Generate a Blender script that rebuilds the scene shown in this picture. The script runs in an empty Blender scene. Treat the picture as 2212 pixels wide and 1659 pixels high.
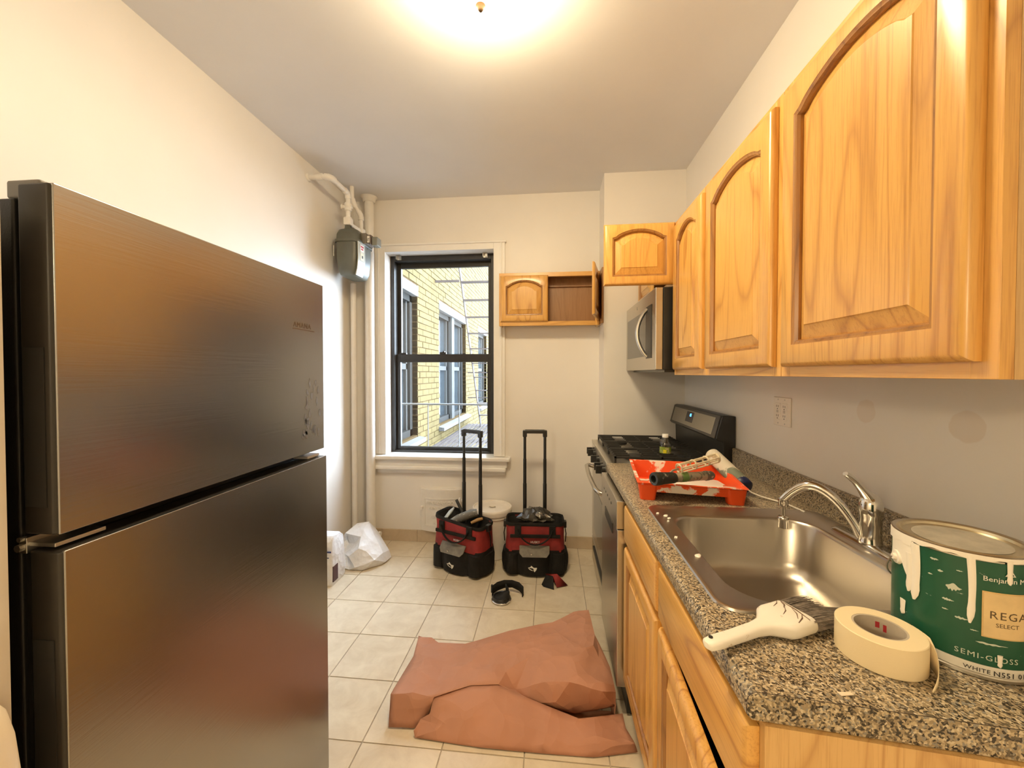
import bpy, bmesh, math, random
from mathutils import Vector, Matrix, noise as mnoise
from mathutils.geometry import delaunay_2d_cdt

S = bpy.context.scene
COL = S.collection
random.seed(7)
R = math.radians

# ------------------------------------------------------------------ camera, world, exposure
cam_d = bpy.data.cameras.new('camera')
cam = bpy.data.objects.new('camera', cam_d)
COL.objects.link(cam)
cam_d.sensor_width = 36.0
cam_d.lens = 845.0 / 2212.0 * 36.0
cam_d.shift_y = -8.75 / 2212.0
cam_d.clip_start = 0.02
cam.location = (0, 0, 1.38)
cam.rotation_euler = (R(89.0), 0, math.atan(84.0 / 845.0))
S.camera = cam

W = bpy.data.worlds.new('sky')
S.world = W
W.use_nodes = True
bg = W.node_tree.nodes['Background']
bg.inputs[0].default_value = (0.76, 0.88, 1.0, 1)
bg.inputs[1].default_value = 26.0

LAMP_STRENGTH = 90.0
LAMP_COLOR = (1.0, 0.795, 0.49)

S.view_settings.view_transform = 'Standard'
S.view_settings.look = 'None'
S.view_settings.gamma = 1.0
S.view_settings.use_curve_mapping = False
S.view_settings.exposure = 0.0
try:
    S.cycles.use_denoising = True
    S.cycles.max_bounces = 10
    S.cycles.diffuse_bounces = 6
    S.cycles.glossy_bounces = 5
    S.cycles.transmission_bounces = 6
    S.cycles.transparent_max_bounces = 12
    S.cycles.sample_clamp_indirect = 6.0
    S.cycles.caustics_reflective = False
    S.cycles.caustics_refractive = False
except Exception:
    pass

# ------------------------------------------------------------------ materials
MATS = {}

def nodes_of(name):
    m = bpy.data.materials.new(name)
    m.use_nodes = True
    nt = m.node_tree
    return m, nt, nt.nodes['Principled BSDF']

def N(nt, t, **kw):
    n = nt.nodes.new(t)
    for k, v in kw.items():
        setattr(n, k, v)
    return n

def setin(n, **kw):
    for k, v in kw.items():
        n.inputs[k.replace('_', ' ')].default_value = v

def c4(c):
    return (c[0], c[1], c[2], 1.0)

def coords(nt, scale=(1, 1, 1), rnd=True):
    tc = N(nt, 'ShaderNodeTexCoord')
    mp = N(nt, 'ShaderNodeMapping')
    mp.inputs['Scale'].default_value = scale
    if rnd:
        oi = N(nt, 'ShaderNodeObjectInfo')
        mul = N(nt, 'ShaderNodeMath', operation='MULTIPLY')
        mul.inputs[1].default_value = 37.0
        nt.links.new(oi.outputs['Random'], mul.inputs[0])
        nt.links.new(mul.outputs[0], mp.inputs['Location'])
    nt.links.new(tc.outputs['Object'], mp.inputs['Vector'])
    return mp.outputs['Vector']

def ramp(nt, fac, stops, interp='LINEAR'):
    r = N(nt, 'ShaderNodeValToRGB')
    r.color_ramp.interpolation = interp
    el = r.color_ramp.elements
    while len(el) < len(stops):
        el.new(0.5)
    for e, (p, c) in zip(el, stops):
        e.position = p
        e.color = c4(c)
    nt.links.new(fac, r.inputs['Fac'])
    return r.outputs['Color']

def bump(nt, b, fac, strength, dist=0.002):
    bn = N(nt, 'ShaderNodeBump')
    bn.inputs['Strength'].default_value = strength
    bn.inputs['Distance'].default_value = dist
    nt.links.new(fac, bn.inputs['Height'])
    nt.links.new(bn.outputs['Normal'], b.inputs['Normal'])

def mat(name, color, rough=0.5, metal=0.0, var=0.0, vscale=8.0, bmp=0.0, bscale=200.0, spec=0.5, coat=0.0, sheen=0.0):
    if name in MATS:
        return MATS[name]
    m, nt, b = nodes_of(name)
    setin(b, Roughness=rough, Metallic=metal)
    b.inputs['Specular IOR Level'].default_value = spec
    b.inputs['Base Color'].default_value = c4(color)
    if coat:
        b.inputs['Coat Weight'].default_value = coat
        b.inputs['Coat Roughness'].default_value = 0.15
    if sheen:
        b.inputs['Sheen Weight'].default_value = sheen
    if var:
        v = coords(nt)
        n = N(nt, 'ShaderNodeTexNoise')
        setin(n, Scale=vscale, Detail=4.0, Roughness=0.6)
        nt.links.new(v, n.inputs['Vector'])
        lo = tuple(max(0, x * (1 - var)) for x in color)
        hi = tuple(min(1, x * (1 + var)) for x in color)
        nt.links.new(ramp(nt, n.outputs['Fac'], [(0.3, lo), (0.7, hi)]), b.inputs['Base Color'])
    if bmp:
        v = coords(nt, rnd=False)
        n = N(nt, 'ShaderNodeTexNoise')
        setin(n, Scale=bscale, Detail=3.0)
        nt.links.new(v, n.inputs['Vector'])
        bump(nt, b, n.outputs['Fac'], bmp)
    MATS[name] = m
    return m

def mat_oak(name, light, mid, dark, rough=0.32, axis='z', rings=40.0):
    m, nt, b = nodes_of(name)
    st = {'z': (1.0, 1.0, 0.13), 'x': (0.13, 1.0, 1.0), 'y': (1.0, 0.13, 1.0)}[axis]
    fi = {'z': (1.0, 1.0, 0.03), 'x': (0.03, 1.0, 1.0), 'y': (1.0, 0.03, 1.0)}[axis]
    v = coords(nt, st)
    n = N(nt, 'ShaderNodeTexNoise')
    setin(n, Scale=3.6, Detail=2.0, Roughness=0.42, Distortion=0.25)
    nt.links.new(v, n.inputs['Vector'])
    mu = N(nt, 'ShaderNodeMath', operation='MULTIPLY'); mu.inputs[1].default_value = rings
    nt.links.new(n.outputs['Fac'], mu.inputs[0])
    pp = N(nt, 'ShaderNodeMath', operation='PINGPONG'); pp.inputs[1].default_value = 1.0
    nt.links.new(mu.outputs[0], pp.inputs[0])
    ring = ramp(nt, pp.outputs[0], [(0.0, dark), (0.16, mid), (0.42, light)])
    v2 = coords(nt, fi)
    n2 = N(nt, 'ShaderNodeTexNoise')
    setin(n2, Scale=230.0, Detail=3.0, Roughness=0.7)
    nt.links.new(v2, n2.inputs['Vector'])
    pore = ramp(nt, n2.outputs['Fac'], [(0.34, (0.72, 0.62, 0.50)), (0.52, (1, 1, 1))])
    v3 = coords(nt, st)
    n3 = N(nt, 'ShaderNodeTexNoise'); setin(n3, Scale=1.6, Detail=1.0)
    nt.links.new(v3, n3.inputs['Vector'])
    base = N(nt, 'ShaderNodeMix', data_type='RGBA')
    fade = ramp(nt, n3.outputs['Fac'], [(0.40, (0.25, 0.25, 0.25)), (0.62, (0.85, 0.85, 0.85))])
    nt.links.new(fade, base.inputs['Factor'])
    base.inputs['A'].default_value = c4(tuple((x + y) / 2 for x, y in zip(light, mid)))
    nt.links.new(ring, base.inputs['B'])
    mx = N(nt, 'ShaderNodeMix', data_type='RGBA', blend_type='MULTIPLY')
    mx.inputs['Factor'].default_value = 0.55
    nt.links.new(base.outputs['Result'], mx.inputs['A']); nt.links.new(pore, mx.inputs['B'])
    nt.links.new(mx.outputs['Result'], b.inputs['Base Color'])
    setin(b, Roughness=rough)
    b.inputs['Coat Weight'].default_value = 0.35
    b.inputs['Coat Roughness'].default_value = 0.22
    bump(nt, b, n2.outputs['Fac'], 0.06, 0.001)
    MATS[name] = m
    return m

def mat_steel(name, color, rough, stretch, strength=0.06, metal=1.0, aniso=0.0):
    m, nt, b = nodes_of(name)
    setin(b, Roughness=rough, Metallic=metal)
    b.inputs['Base Color'].default_value = c4(color)
    v = coords(nt, stretch, rnd=False)
    n = N(nt, 'ShaderNodeTexNoise')
    setin(n, Scale=220.0, Detail=3.0)
    nt.links.new(v, n.inputs['Vector'])
    bump(nt, b, n.outputs['Fac'], strength, 0.001)
    MATS[name] = m
    return m

def mat_wall(name, color, rough=0.42, patches=()):
    m, nt, b = nodes_of(name)
    setin(b, Roughness=rough)
    v = coords(nt, rnd=False)
    n = N(nt, 'ShaderNodeTexNoise'); setin(n, Scale=2.2, Detail=4.0)
    nt.links.new(v, n.inputs['Vector'])
    lo = tuple(x * 0.965 for x in color); hi = tuple(min(1, x * 1.02) for x in color)
    col = ramp(nt, n.outputs['Fac'], [(0.3, lo), (0.7, hi)])
    for (py, pz, ry, rz) in patches:       # bare filler patches left on the paint
        sep = N(nt, 'ShaderNodeSeparateXYZ')
        n3 = N(nt, 'ShaderNodeTexNoise'); setin(n3, Scale=14.0, Detail=2.0)
        nt.links.new(v, n3.inputs['Vector'])
        nt.links.new(v, sep.inputs[0])
        def lin(o, c, r):
            a = N(nt, 'ShaderNodeMath', operation='SUBTRACT'); a.inputs[1].default_value = c
            nt.links.new(o, a.inputs[0])
            d = N(nt, 'ShaderNodeMath', operation='DIVIDE'); d.inputs[1].default_value = r
            nt.links.new(a.outputs[0], d.inputs[0])
            p = N(nt, 'ShaderNodeMath', operation='POWER'); p.inputs[1].default_value = 2.0
            ab = N(nt, 'ShaderNodeMath', operation='ABSOLUTE')
            nt.links.new(d.outputs[0], ab.inputs[0]); nt.links.new(ab.outputs[0], p.inputs[0])
            return p.outputs[0]
        s = N(nt, 'ShaderNodeMath', operation='ADD')
        nt.links.new(lin(sep.outputs['Y'], py, ry), s.inputs[0]); nt.links.new(lin(sep.outputs['Z'], pz, rz), s.inputs[1])
        s2 = N(nt, 'ShaderNodeMath', operation='MULTIPLY_ADD'); s2.inputs[1].default_value = 0.9
        nt.links.new(n3.outputs['Fac'], s2.inputs[0]); nt.links.new(s.outputs[0], s2.inputs[2])
        f = ramp(nt, s2.outputs[0], [(0.0, (1, 1, 1)), (0.90, (1, 1, 1)), (1.0, (0, 0, 0))])
        mx = N(nt, 'ShaderNodeMix', data_type='RGBA')
        nt.links.new(f, mx.inputs['Factor'])
        nt.links.new(col, mx.inputs['A'])
        mx.inputs['B'].default_value = c4((color[0] * 0.93, color[1] * 0.885, color[2] * 0.84))
        col = mx.outputs['Result']
    nt.links.new(col, b.inputs['Base Color'])
    n2 = N(nt, 'ShaderNodeTexNoise'); setin(n2, Scale=90.0, Detail=3.0)
    nt.links.new(v, n2.inputs['Vector'])
    bump(nt, b, n2.outputs['Fac'], 0.10, 0.002)
    MATS[name] = m
    return m

def mat_granite(name):
    m, nt, b = nodes_of(name)
    setin(b, Roughness=0.38)
    v = coords(nt, rnd=False)
    n0 = N(nt, 'ShaderNodeTexNoise'); setin(n0, Scale=140.0, Detail=2.0)
    nt.links.new(v, n0.inputs['Vector'])
    mx = N(nt, 'ShaderNodeVectorMath', operation='MULTIPLY_ADD')
    mx.inputs[1].default_value = (0.006, 0.006, 0.006)
    nt.links.new(n0.outputs['Color'], mx.inputs[0]); nt.links.new(v, mx.inputs[2])
    vo = N(nt, 'ShaderNodeTexVoronoi'); setin(vo, Scale=330.0)
    nt.links.new(mx.outputs[0], vo.inputs['Vector'])
    sp = N(nt, 'ShaderNodeSeparateColor')
    nt.links.new(vo.outputs['Color'], sp.inputs[0])
    col = ramp(nt, sp.outputs[0], [(0.0, (0.035, 0.028, 0.022)), (0.16, (0.12, 0.095, 0.065)), (0.34, (0.30, 0.235, 0.150)),
                                   (0.62, (0.47, 0.38, 0.25)), (0.83, (0.25, 0.235, 0.205)), (0.93, (0.58, 0.50, 0.37))], 'CONSTANT')
    nt.links.new(col, b.inputs['Base Color'])
    MATS[name] = m
    return m

def mat_tile(name, a, bcol, cgrout=None, rough=0.38):
    m, nt, b = nodes_of(name)
    setin(b, Roughness=rough)
    v = coords(nt)
    n = N(nt, 'ShaderNodeTexNoise'); setin(n, Scale=9.0, Detail=6.0, Roughness=0.65, Distortion=0.6)
    nt.links.new(v, n.inputs['Vector'])
    nt.links.new(ramp(nt, n.outputs['Fac'], [(0.32, a), (0.68, bcol)]), b.inputs['Base Color'])
    n2 = N(nt, 'ShaderNodeTexNoise'); setin(n2, Scale=45.0, Detail=4.0)
    nt.links.new(v, n2.inputs['Vector'])
    bump(nt, b, n2.outputs['Fac'], 0.12, 0.002)
    MATS[name] = m
    return m

def mat_emit(name, color, strength):
    m, nt, b = nodes_of(name)
    b.inputs['Base Color'].default_value = c4(color)
    b.inputs['Emission Color'].default_value = c4(color)
    b.inputs['Emission Strength'].default_value = strength
    MATS[name] = m
    return m

def mat_glass(name, tint=(0.96, 0.98, 1.0), gloss=0.06, rough=0.02):
    m = bpy.data.materials.new(name); m.use_nodes = True
    nt = m.node_tree; nt.nodes.clear()
    out = N(nt, 'ShaderNodeOutputMaterial'); mix = N(nt, 'ShaderNodeMixShader')
    tr = N(nt, 'ShaderNodeBsdfTransparent'); gl = N(nt, 'ShaderNodeBsdfGlossy')
    tr.inputs[0].default_value = c4(tint); gl.inputs['Roughness'].default_value = rough
    mix.inputs[0].default_value = gloss
    nt.links.new(tr.outputs[0], mix.inputs[1]); nt.links.new(gl.outputs[0], mix.inputs[2]); nt.links.new(mix.outputs[0], out.inputs[0])
    MATS[name] = m
    return m

def mat_paint_smear(name, base, paint, scale=9.0, cut=0.52, rough=0.4, stretch=(1, 1, 1)):
    """a coloured plastic or metal with dried paint smeared over parts of it"""
    m, nt, b = nodes_of(name)
    setin(b, Roughness=rough)
    v = coords(nt, stretch, rnd=False)
    n = N(nt, 'ShaderNodeTexNoise'); setin(n, Scale=scale, Detail=5.0, Roughness=0.6, Distortion=0.4)
    nt.links.new(v, n.inputs['Vector'])
    nt.links.new(ramp(nt, n.outputs['Fac'], [(cut - 0.02, base), (cut + 0.02, paint)]), b.inputs['Base Color'])
    MATS[name] = m
    return m

def mat_crumple(name, color, rough, scale, strength, dist, var=0.05):
    m, nt, b = nodes_of(name)
    setin(b, Roughness=rough)
    v = coords(nt, rnd=False)
    n = N(nt, 'ShaderNodeTexNoise'); setin(n, Scale=scale * 0.8, Detail=2.0)
    nt.links.new(v, n.inputs['Vector'])
    w = N(nt, 'ShaderNodeVectorMath', operation='MULTIPLY_ADD'); w.inputs[1].default_value = (0.5 / scale,) * 3
    nt.links.new(n.outputs['Color'], w.inputs[0]); nt.links.new(v, w.inputs[2])
    vo = N(nt, 'ShaderNodeTexVoronoi'); setin(vo, Scale=scale)
    nt.links.new(w.outputs[0], vo.inputs['Vector'])
    vo2 = N(nt, 'ShaderNodeTexVoronoi'); setin(vo2, Scale=scale * 2.3)
    nt.links.new(w.outputs[0], vo2.inputs['Vector'])
    s = N(nt, 'ShaderNodeMath', operation='MULTIPLY_ADD'); s.inputs[1].default_value = 0.35
    nt.links.new(vo2.outputs['Distance'], s.inputs[0]); nt.links.new(vo.outputs['Distance'], s.inputs[2])
    bump(nt, b, s.outputs[0], strength, dist)
    lo = tuple(x * (1 - var) for x in color); hi = tuple(min(1, x * (1 + var)) for x in color)
    nt.links.new(ramp(nt, n.outputs['Fac'], [(0.3, lo), (0.7, hi)]), b.inputs['Base Color'])
    MATS[name] = m
    return m

WALL = (0.82, 0.79, 0.745)
M_wall = mat_wall('wall paint', WALL, 0.42)
M_wallr = mat_wall('wall paint with filler patches', WALL, 0.45,
                   [(1.255, 1.265, 0.050, 0.055), (0.972, 1.258, 0.052, 0.055)])
M_ceil = mat_wall('ceiling paint', (0.745, 0.745, 0.76), 0.36)
M_trim = mat('white trim paint', (0.84, 0.83, 0.81), 0.32, var=0.03, vscale=6, bmp=0.05, bscale=60)
M_pipe = mat('painted pipe', (0.80, 0.775, 0.73), 0.38, var=0.04, vscale=12, bmp=0.12, bscale=60)
M_tile = mat_tile('floor tile', (0.60, 0.51, 0.38), (0.72, 0.64, 0.50))
M_grout = mat('grout', (0.40, 0.34, 0.26), 0.9, var=0.2, vscale=30)
M_btile = mat_tile('base tile', (0.50, 0.40, 0.28), (0.58, 0.47, 0.34))
OL, OM, OD = (0.72, 0.40, 0.105), (0.62, 0.32, 0.072), (0.42, 0.185, 0.036)
M_oak = mat_oak('oak', OL, OM, OD)
M_oakh = mat_oak('oak across', OL, OM, OD, axis='x')
M_bead = mat_oak('oak stained shaded groove', (0.36, 0.17, 0.045), (0.30, 0.135, 0.034), (0.20, 0.085, 0.020))  # stain gathered in the groove, with its shade put into the colour too
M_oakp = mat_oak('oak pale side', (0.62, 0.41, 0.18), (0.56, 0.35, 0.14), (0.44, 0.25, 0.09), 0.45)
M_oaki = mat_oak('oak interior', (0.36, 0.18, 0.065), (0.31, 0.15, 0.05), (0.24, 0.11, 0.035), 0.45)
M_granite = mat_granite('speckled laminate')
M_steelf = mat_steel('fridge steel', (0.385, 0.385, 0.39), 0.25, (1, 0.03, 1), 0.13)
M_steel = mat_steel('brushed steel', (0.56, 0.53, 0.48), 0.26, (1, 0.03, 1), 0.06)
M_sink = mat_steel('sink steel', (0.55, 0.51, 0.45), 0.30, (0.05, 1, 1), 0.06)
M_chrome = mat('chrome', (0.72, 0.71, 0.69), 0.10, 1.0)
M_metal = mat('dull metal', (0.55, 0.54, 0.51), 0.35, 1.0)
M_blackp = mat('black plastic', (0.012, 0.012, 0.012), 0.35)
M_blackm = mat('black matte', (0.016, 0.015, 0.014), 0.7)
M_cast = mat('cast iron', (0.018, 0.017, 0.016), 0.55, bmp=0.15, bscale=300)
M_darksteel = mat('dark enamel', (0.035, 0.033, 0.031), 0.25)
M_wframe = mat('black window frame', (0.018, 0.015, 0.012), 0.4, var=0.3, vscale=20)
M_glass = mat_glass('window glass')
M_orange = mat('orange plastic', (0.80, 0.085, 0.012), 0.33)
M_orange_s = mat_paint_smear('orange plastic with dried paint', (0.80, 0.085, 0.012), (0.86, 0.76, 0.66), 13.0, 0.565)
M_wpaint = mat('dried white paint', (0.86, 0.82, 0.75), 0.5, bmp=0.2, bscale=80)
M_paper = mat_crumple('rosin paper', (0.46, 0.222, 0.142), 0.75, 7.0, 0.55, 0.03)
M_red = mat('red fabric', (0.23, 0.016, 0.014), 0.75, var=0.35, vscale=10, bmp=0.2, bscale=500)
M_black_f = mat('black fabric', (0.010, 0.009, 0.008), 0.8, var=0.5, vscale=14, bmp=0.3, bscale=400, spec=0.3)
M_grey_f = mat('worn grey flap', (0.16, 0.145, 0.115), 0.7, var=0.25, vscale=25, bmp=0.2, bscale=200)
M_bucket = mat('white bucket plastic', (0.80, 0.76, 0.70), 0.4, var=0.04, vscale=20)
M_bagp = mat_crumple('white bag plastic', (0.82, 0.84, 0.88), 0.4, 16.0, 0.5, 0.015, 0.02)
M_green = mat_paint_smear('green can label', (0.008, 0.085, 0.045), (0.55, 0.60, 0.56), 60.0, 0.70, 0.35, (1, 1, 2.2))
M_gold = mat('gold label', (0.62, 0.44, 0.20), 0.45, var=0.1, vscale=60)
M_tape = mat('masking tape', (0.83, 0.70, 0.46), 0.6, bmp=0.1, bscale=700)
M_core = mat('cardboard core', (0.50, 0.44, 0.36), 0.7, var=0.08, vscale=60)
M_bristle = mat('bristles', (0.23, 0.195, 0.170), 0.6, var=0.5, vscale=80)
M_brushp = mat_paint_smear('painted brush handle', (0.83, 0.80, 0.73), (0.60, 0.52, 0.42), 38.0, 0.66, 0.5)
M_meter = mat('meter grey', (0.105, 0.110, 0.090), 0.42, var=0.12, vscale=10)
M_meterl = mat('meter plate', (0.40, 0.40, 0.34), 0.4)
M_outlet = mat('outlet plastic', (0.80, 0.75, 0.68), 0.35)
M_ink = mat('dark ink', (0.03, 0.028, 0.03), 0.6)
M_letterw = mat('white lettering', (0.75, 0.75, 0.70), 0.5)
M_letterg = mat('pale lettering', (0.55, 0.60, 0.52), 0.5)
M_redink = mat('red ink', (0.45, 0.03, 0.04), 0.5)
M_stain = mat('brown adhesive stain', (0.10, 0.06, 0.03), 0.6)

# ------------------------------------------------------------------ mesh helpers
class MB:
    def __init__(s):
        s.v = []; s.f = []
    def add(s, vs, fs):
        o = len(s.v); s.v += [tuple(p) for p in vs]; s.f += [tuple(i + o for i in f) for f in fs]; return s
    def box(s, x0, x1, y0, y1, z0, z1):
        return s.add([(x0, y0, z0), (x1, y0, z0), (x1, y1, z0), (x0, y1, z0), (x0, y0, z1), (x1, y0, z1), (x1, y1, z1), (x0, y1, z1)],
                     [(0, 3, 2, 1), (4, 5, 6, 7), (0, 1, 5, 4), (1, 2, 6, 5), (2, 3, 7, 6), (3, 0, 4, 7)])
    def loft(s, rings, cap0=True, cap1=True, closed=False):
        n = len(rings[0]); vs = [p for r in rings for p in r]; fs = []
        m = len(rings)
        for i in range(m - (0 if closed else 1)):
            a = i * n; b = ((i + 1) % m) * n
            for j in range(n):
                k = (j + 1) % n
                fs.append((a + j, a + k, b + k, b + j))
        if not closed:
            if cap0: fs.append(tuple(reversed(range(n))))
            if cap1: fs.append(tuple(range((m - 1) * n, m * n)))
        return s.add(vs, fs)
    def cyl(s, p0, p1, r0, r1=None, n=16, cap=True):
        return s.tube([p0, p1], [r0, r0 if r1 is None else r1], n, cap)
    def tube(s, path, r, n=10, cap=True, squash=1.0, closed=False):
        P = [Vector(p) for p in path]; m = len(P)
        rs = r if isinstance(r, (list, tuple)) else [r] * m
        rings = []; ref = None
        for i in range(m):
            if closed: t = P[(i + 1) % m] - P[i - 1]
            else: t = P[min(i + 1, m - 1)] - P[max(i - 1, 0)]
            t = t.normalized() if t.length > 1e-9 else Vector((0, 0, 1))
            if ref is None: ref = Vector((0, 0, 1)) if abs(t.z) < 0.9 else Vector((1, 0, 0))
            u = t.cross(ref)
            if u.length < 1e-6: u = t.cross(Vector((0, 1, 0)))
            u.normalize(); w = u.cross(t).normalized(); ref = w
            rings.append([tuple(P[i] + (u * math.cos(2 * math.pi * k / n) + w * math.sin(2 * math.pi * k / n) * squash) * rs[i]) for k in range(n)])
        return s.loft(rings, cap, cap, closed)
    def lathe(s, prof, n=32, c=(0, 0, 0), cap0=False, cap1=False):
        rings = [[(c[0] + r * math.cos(2 * math.pi * k / n), c[1] + r * math.sin(2 * math.pi * k / n), c[2] + z) for k in range(n)] for r, z in prof]
        return s.loft(rings, cap0, cap1)
    def prism(s, poly, a, b, axis='z'):
        def P(p, h):
            return {'z': (p[0], p[1], h), 'y': (p[0], h, p[1]), 'x': (h, p[0], p[1])}[axis]
        return s.loft([[P(p, a) for p in poly], [P(p, b) for p in poly]])
    def xf(s, M):
        s.v = [tuple(M @ Vector(p)) for p in s.v]; return s
    def fn(s, f):
        s.v = [f(*p) for p in s.v]; return s
    def mesh(s, name):
        me = bpy.data.meshes.new(name); me.from_pydata(s.v, [], s.f); me.validate()
        b = bmesh.new(); b.from_mesh(me); bmesh.ops.recalc_face_normals(b, faces=b.faces); b.to_mesh(me); b.free()
        return me
    def build(s, name, m, parent=None, smooth=None, bevel=0.0, seg=2, sub=0, solid=0.0):
        me = s.mesh(name)
        o = bpy.data.objects.new(name, me); COL.objects.link(o)
        me.materials.append(m)
        if smooth is not None:
            me.shade_smooth(); me.set_sharp_from_angle(angle=R(smooth))
        if solid:
            q = o.modifiers.new('thickness', 'SOLIDIFY'); q.thickness = solid; q.offset = 0
        if bevel:
            q = o.modifiers.new('bevel', 'BEVEL'); q.width = bevel; q.segments = seg; q.limit_method = 'ANGLE'; q.angle_limit = R(40)
            if smooth is None:
                me.shade_smooth(); me.set_sharp_from_angle(angle=R(180))
                q.harden_normals = True
        if sub:
            q = o.modifiers.new('sub', 'SUBSURF'); q.levels = sub; q.render_levels = sub
        if parent is not None:
            o.parent = parent
        return o

def tag(o, label, cat, group=None):
    o['label'] = label; o['category'] = cat
    if group: o['group'] = group
    return o

def thing(name, label, cat, loc=(0, 0, 0), rz=0.0, group=None):
    o = bpy.data.objects.new(name, None); COL.objects.link(o)
    o.empty_display_size = 0.05
    o.location = loc; o.rotation_euler = (0, 0, rz)
    return tag(o, label, cat, group)

def struct(o):
    o['kind'] = 'structure'; return o

def rrect(cx, cy, hx, hy, r, z, k=5):
    pts = []
    r = min(r, hx * 0.999, hy * 0.999)
    for (sx, sy, a0) in ((1, 1, 0), (-1, 1, 90), (-1, -1, 180), (1, -1, 270)):
        for i in range(k + 1):
            a = R(a0 + 90 * i / k)
            pts.append((cx + sx * (hx - r) + r * math.cos(a), cy + sy * (hy - r) + r * math.sin(a), z))
    return pts

def text_mb(s, size, depth=0.0, align='CENTER', spacing=1.0):
    cu = bpy.data.curves.new('t', 'FONT'); cu.body = s; cu.size = size; cu.extrude = depth
    cu.align_x = align; cu.space_character = spacing; cu.resolution_u = 2
    o = bpy.data.objects.new('t', cu); COL.objects.link(o)
    dg = bpy.context.evaluated_depsgraph_get()
    me = bpy.data.meshes.new_from_object(o.evaluated_get(dg))
    mb = MB(); mb.add([tuple(v.co) for v in me.vertices], [tuple(p.vertices) for p in me.polygons])
    bpy.data.objects.remove(o); bpy.data.curves.remove(cu); bpy.data.meshes.remove(me)
    return mb

def copy_tree(o, parent=None):
    c = o.copy(); COL.objects.link(c); c.parent = parent
    for ch in list(o.children):
        copy_tree(ch, c)
    return c

def arc(cx, cy, r, a0, a1, n):
    return [(cx + r * math.cos(R(a0 + (a1 - a0) * i / n)), cy + r * math.sin(R(a0 + (a1 - a0) * i / n))) for i in range(n + 1)]

# ------------------------------------------------------------------ the room
ZC = 2.79; XL = -1.62; XR = 0.93; YF = 3.10; YN = -2.40

floor = struct(MB().box(XL - .1, XR + .1, YN - .1, YF + .3, -0.12, -0.003).build('floor', M_grout))
TX, TY = 0.3035, 0.290
tile_me = MB().box(0.0025, TX - 0.0025, 0.0025, TY - 0.0025, -0.008, 0.0).mesh('tile')
tile_me.materials.append(M_tile)
GX0, GY0 = -0.700, 1.667
for i in range(-4, 7):
    for j in range(-15, 6):
        x0 = GX0 + i * TX; y0 = GY0 + j * TY
        if x0 + TX < XL or x0 > XR or y0 > YF or y0 + TY < YN:
            continue
        xa, xb = max(x0, XL), min(x0 + TX, XR); ya, yb = max(y0, YN), min(y0 + TY, YF)
        if xb - xa < 0.02 or yb - ya < 0.02: continue
        me = tile_me
        if xb - xa < TX - 1e-6 or yb - ya < TY - 1e-6:
            me = MB().box(0.0025, xb - xa - 0.0025, 0.0025, yb - ya - 0.0025, -0.008, 0.0).mesh('tile'); me.materials.append(M_tile)
        o = bpy.data.objects.new('tile', me); COL.objects.link(o); o.parent = floor
        o.location = (xa, ya, random.uniform(-0.0006, 0.0))

struct(MB().box(XL - .1, XR + .1, YN - .1, YF + .25, ZC, ZC + 0.1).build('ceiling', M_ceil))
struct(MB().box(XL - .1, XL, YN, YF + .25, -0.1, ZC).build('wall_left', M_wall))
struct(MB().box(XR, XR + .1, YN, YF + .25, -0.1, ZC).build('wall_right', M_wallr))
struct(MB().box(XL - .1, XR + .1, YN - .1, YN, -0.1, ZC).build('wall_near', M_wall))
struct(MB().box(XL, -0.803, 0.385, 0.500, 0.0, ZC).build('wall_return', M_wall))
struct(MB().box(0.373, XR, 2.835, YF, 0.0, ZC).build('wall_chimney', M_wall))

OX0, OX1, OZ0, OZ1 = -1.345, -0.453, 0.695, 2.362
wb = MB()
wb.box(XL, OX0, YF, YF + .25, -0.1, ZC).box(OX1, XR, YF, YF + .25, -0.1, ZC).box(OX0, OX1, YF, YF + .25, -0.1, OZ0).box(OX0, OX1, YF, YF + .25, OZ1, ZC)
struct(wb.build('wall_far', M_wall))

# tiled base along the far wall and the chimney breast
bb = struct(MB().box(-1.60, 0.372, YF - 0.006, YF, 0.0, 0.093).build('baseboard_far', M_grout))
x = -1.60
k = 0
while x < 0.36:
    w = min(0.3035, 0.371 - x) if k else 0.21
    if x + w > 0.371: w = 0.371 - x
    MB().box(x + 0.001, x + w - 0.001, YF - 0.013, YF - 0.004, 0.0005, 0.095).build('base_tile', M_btile, bb, bevel=0.0015)
    x += w; k += 1

# window casing, stool and apron
cas = struct(MB().box(-1.432, OX0, YF - 0.022, YF, 0.715, OZ1 + 0.055).build('trim_1', M_trim, bevel=0.003))
MB().box(OX1, -0.362, YF - 0.022, YF, 0.715, OZ1 + 0.055).build('side_casing', M_trim, cas, bevel=0.003)
MB().box(-1.405, -1.392, YF - 0.030, YF - 0.02, 0.72, OZ1 + 0.05).build('casing_bead', M_trim, cas, bevel=0.003)
MB().box(-0.400, -0.385, YF - 0.030, YF - 0.02, 0.72, OZ1 + 0.05).build('casing_bead', M_trim, cas, bevel=0.003)
MB().box(OX0, OX1, YF - 0.022, YF, OZ1, OZ1 + 0.055).build('head_casing', M_trim, cas, bevel=0.003)
MB().box(-1.445, -0.350, YF - 0.034, YF, OZ1 + 0.048, OZ1 + 0.064).build('head_cap', M_trim, cas, bevel=0.004)
sill = struct(MB().box(-1.462, -0.318, YF - 0.072, YF + 0.10, 0.682, 0.712).build('trim_2', M_trim, bevel=0.008, seg=3))
MB().box(-1.435, -0.345, YF - 0.040, YF, 0.628, 0.682).build('apron', M_trim, sill, bevel=0.006)
MB().box(-1.428, -0.352, YF - 0.055, YF, 0.596, 0.630).build('apron_moulding', M_trim, sill, bevel=0.010, seg=3)
MB().box(-1.420, -0.360, YF - 0.024, YF, 0.565, 0.598).build('apron_edge', M_trim, sill, bevel=0.004)

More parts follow.
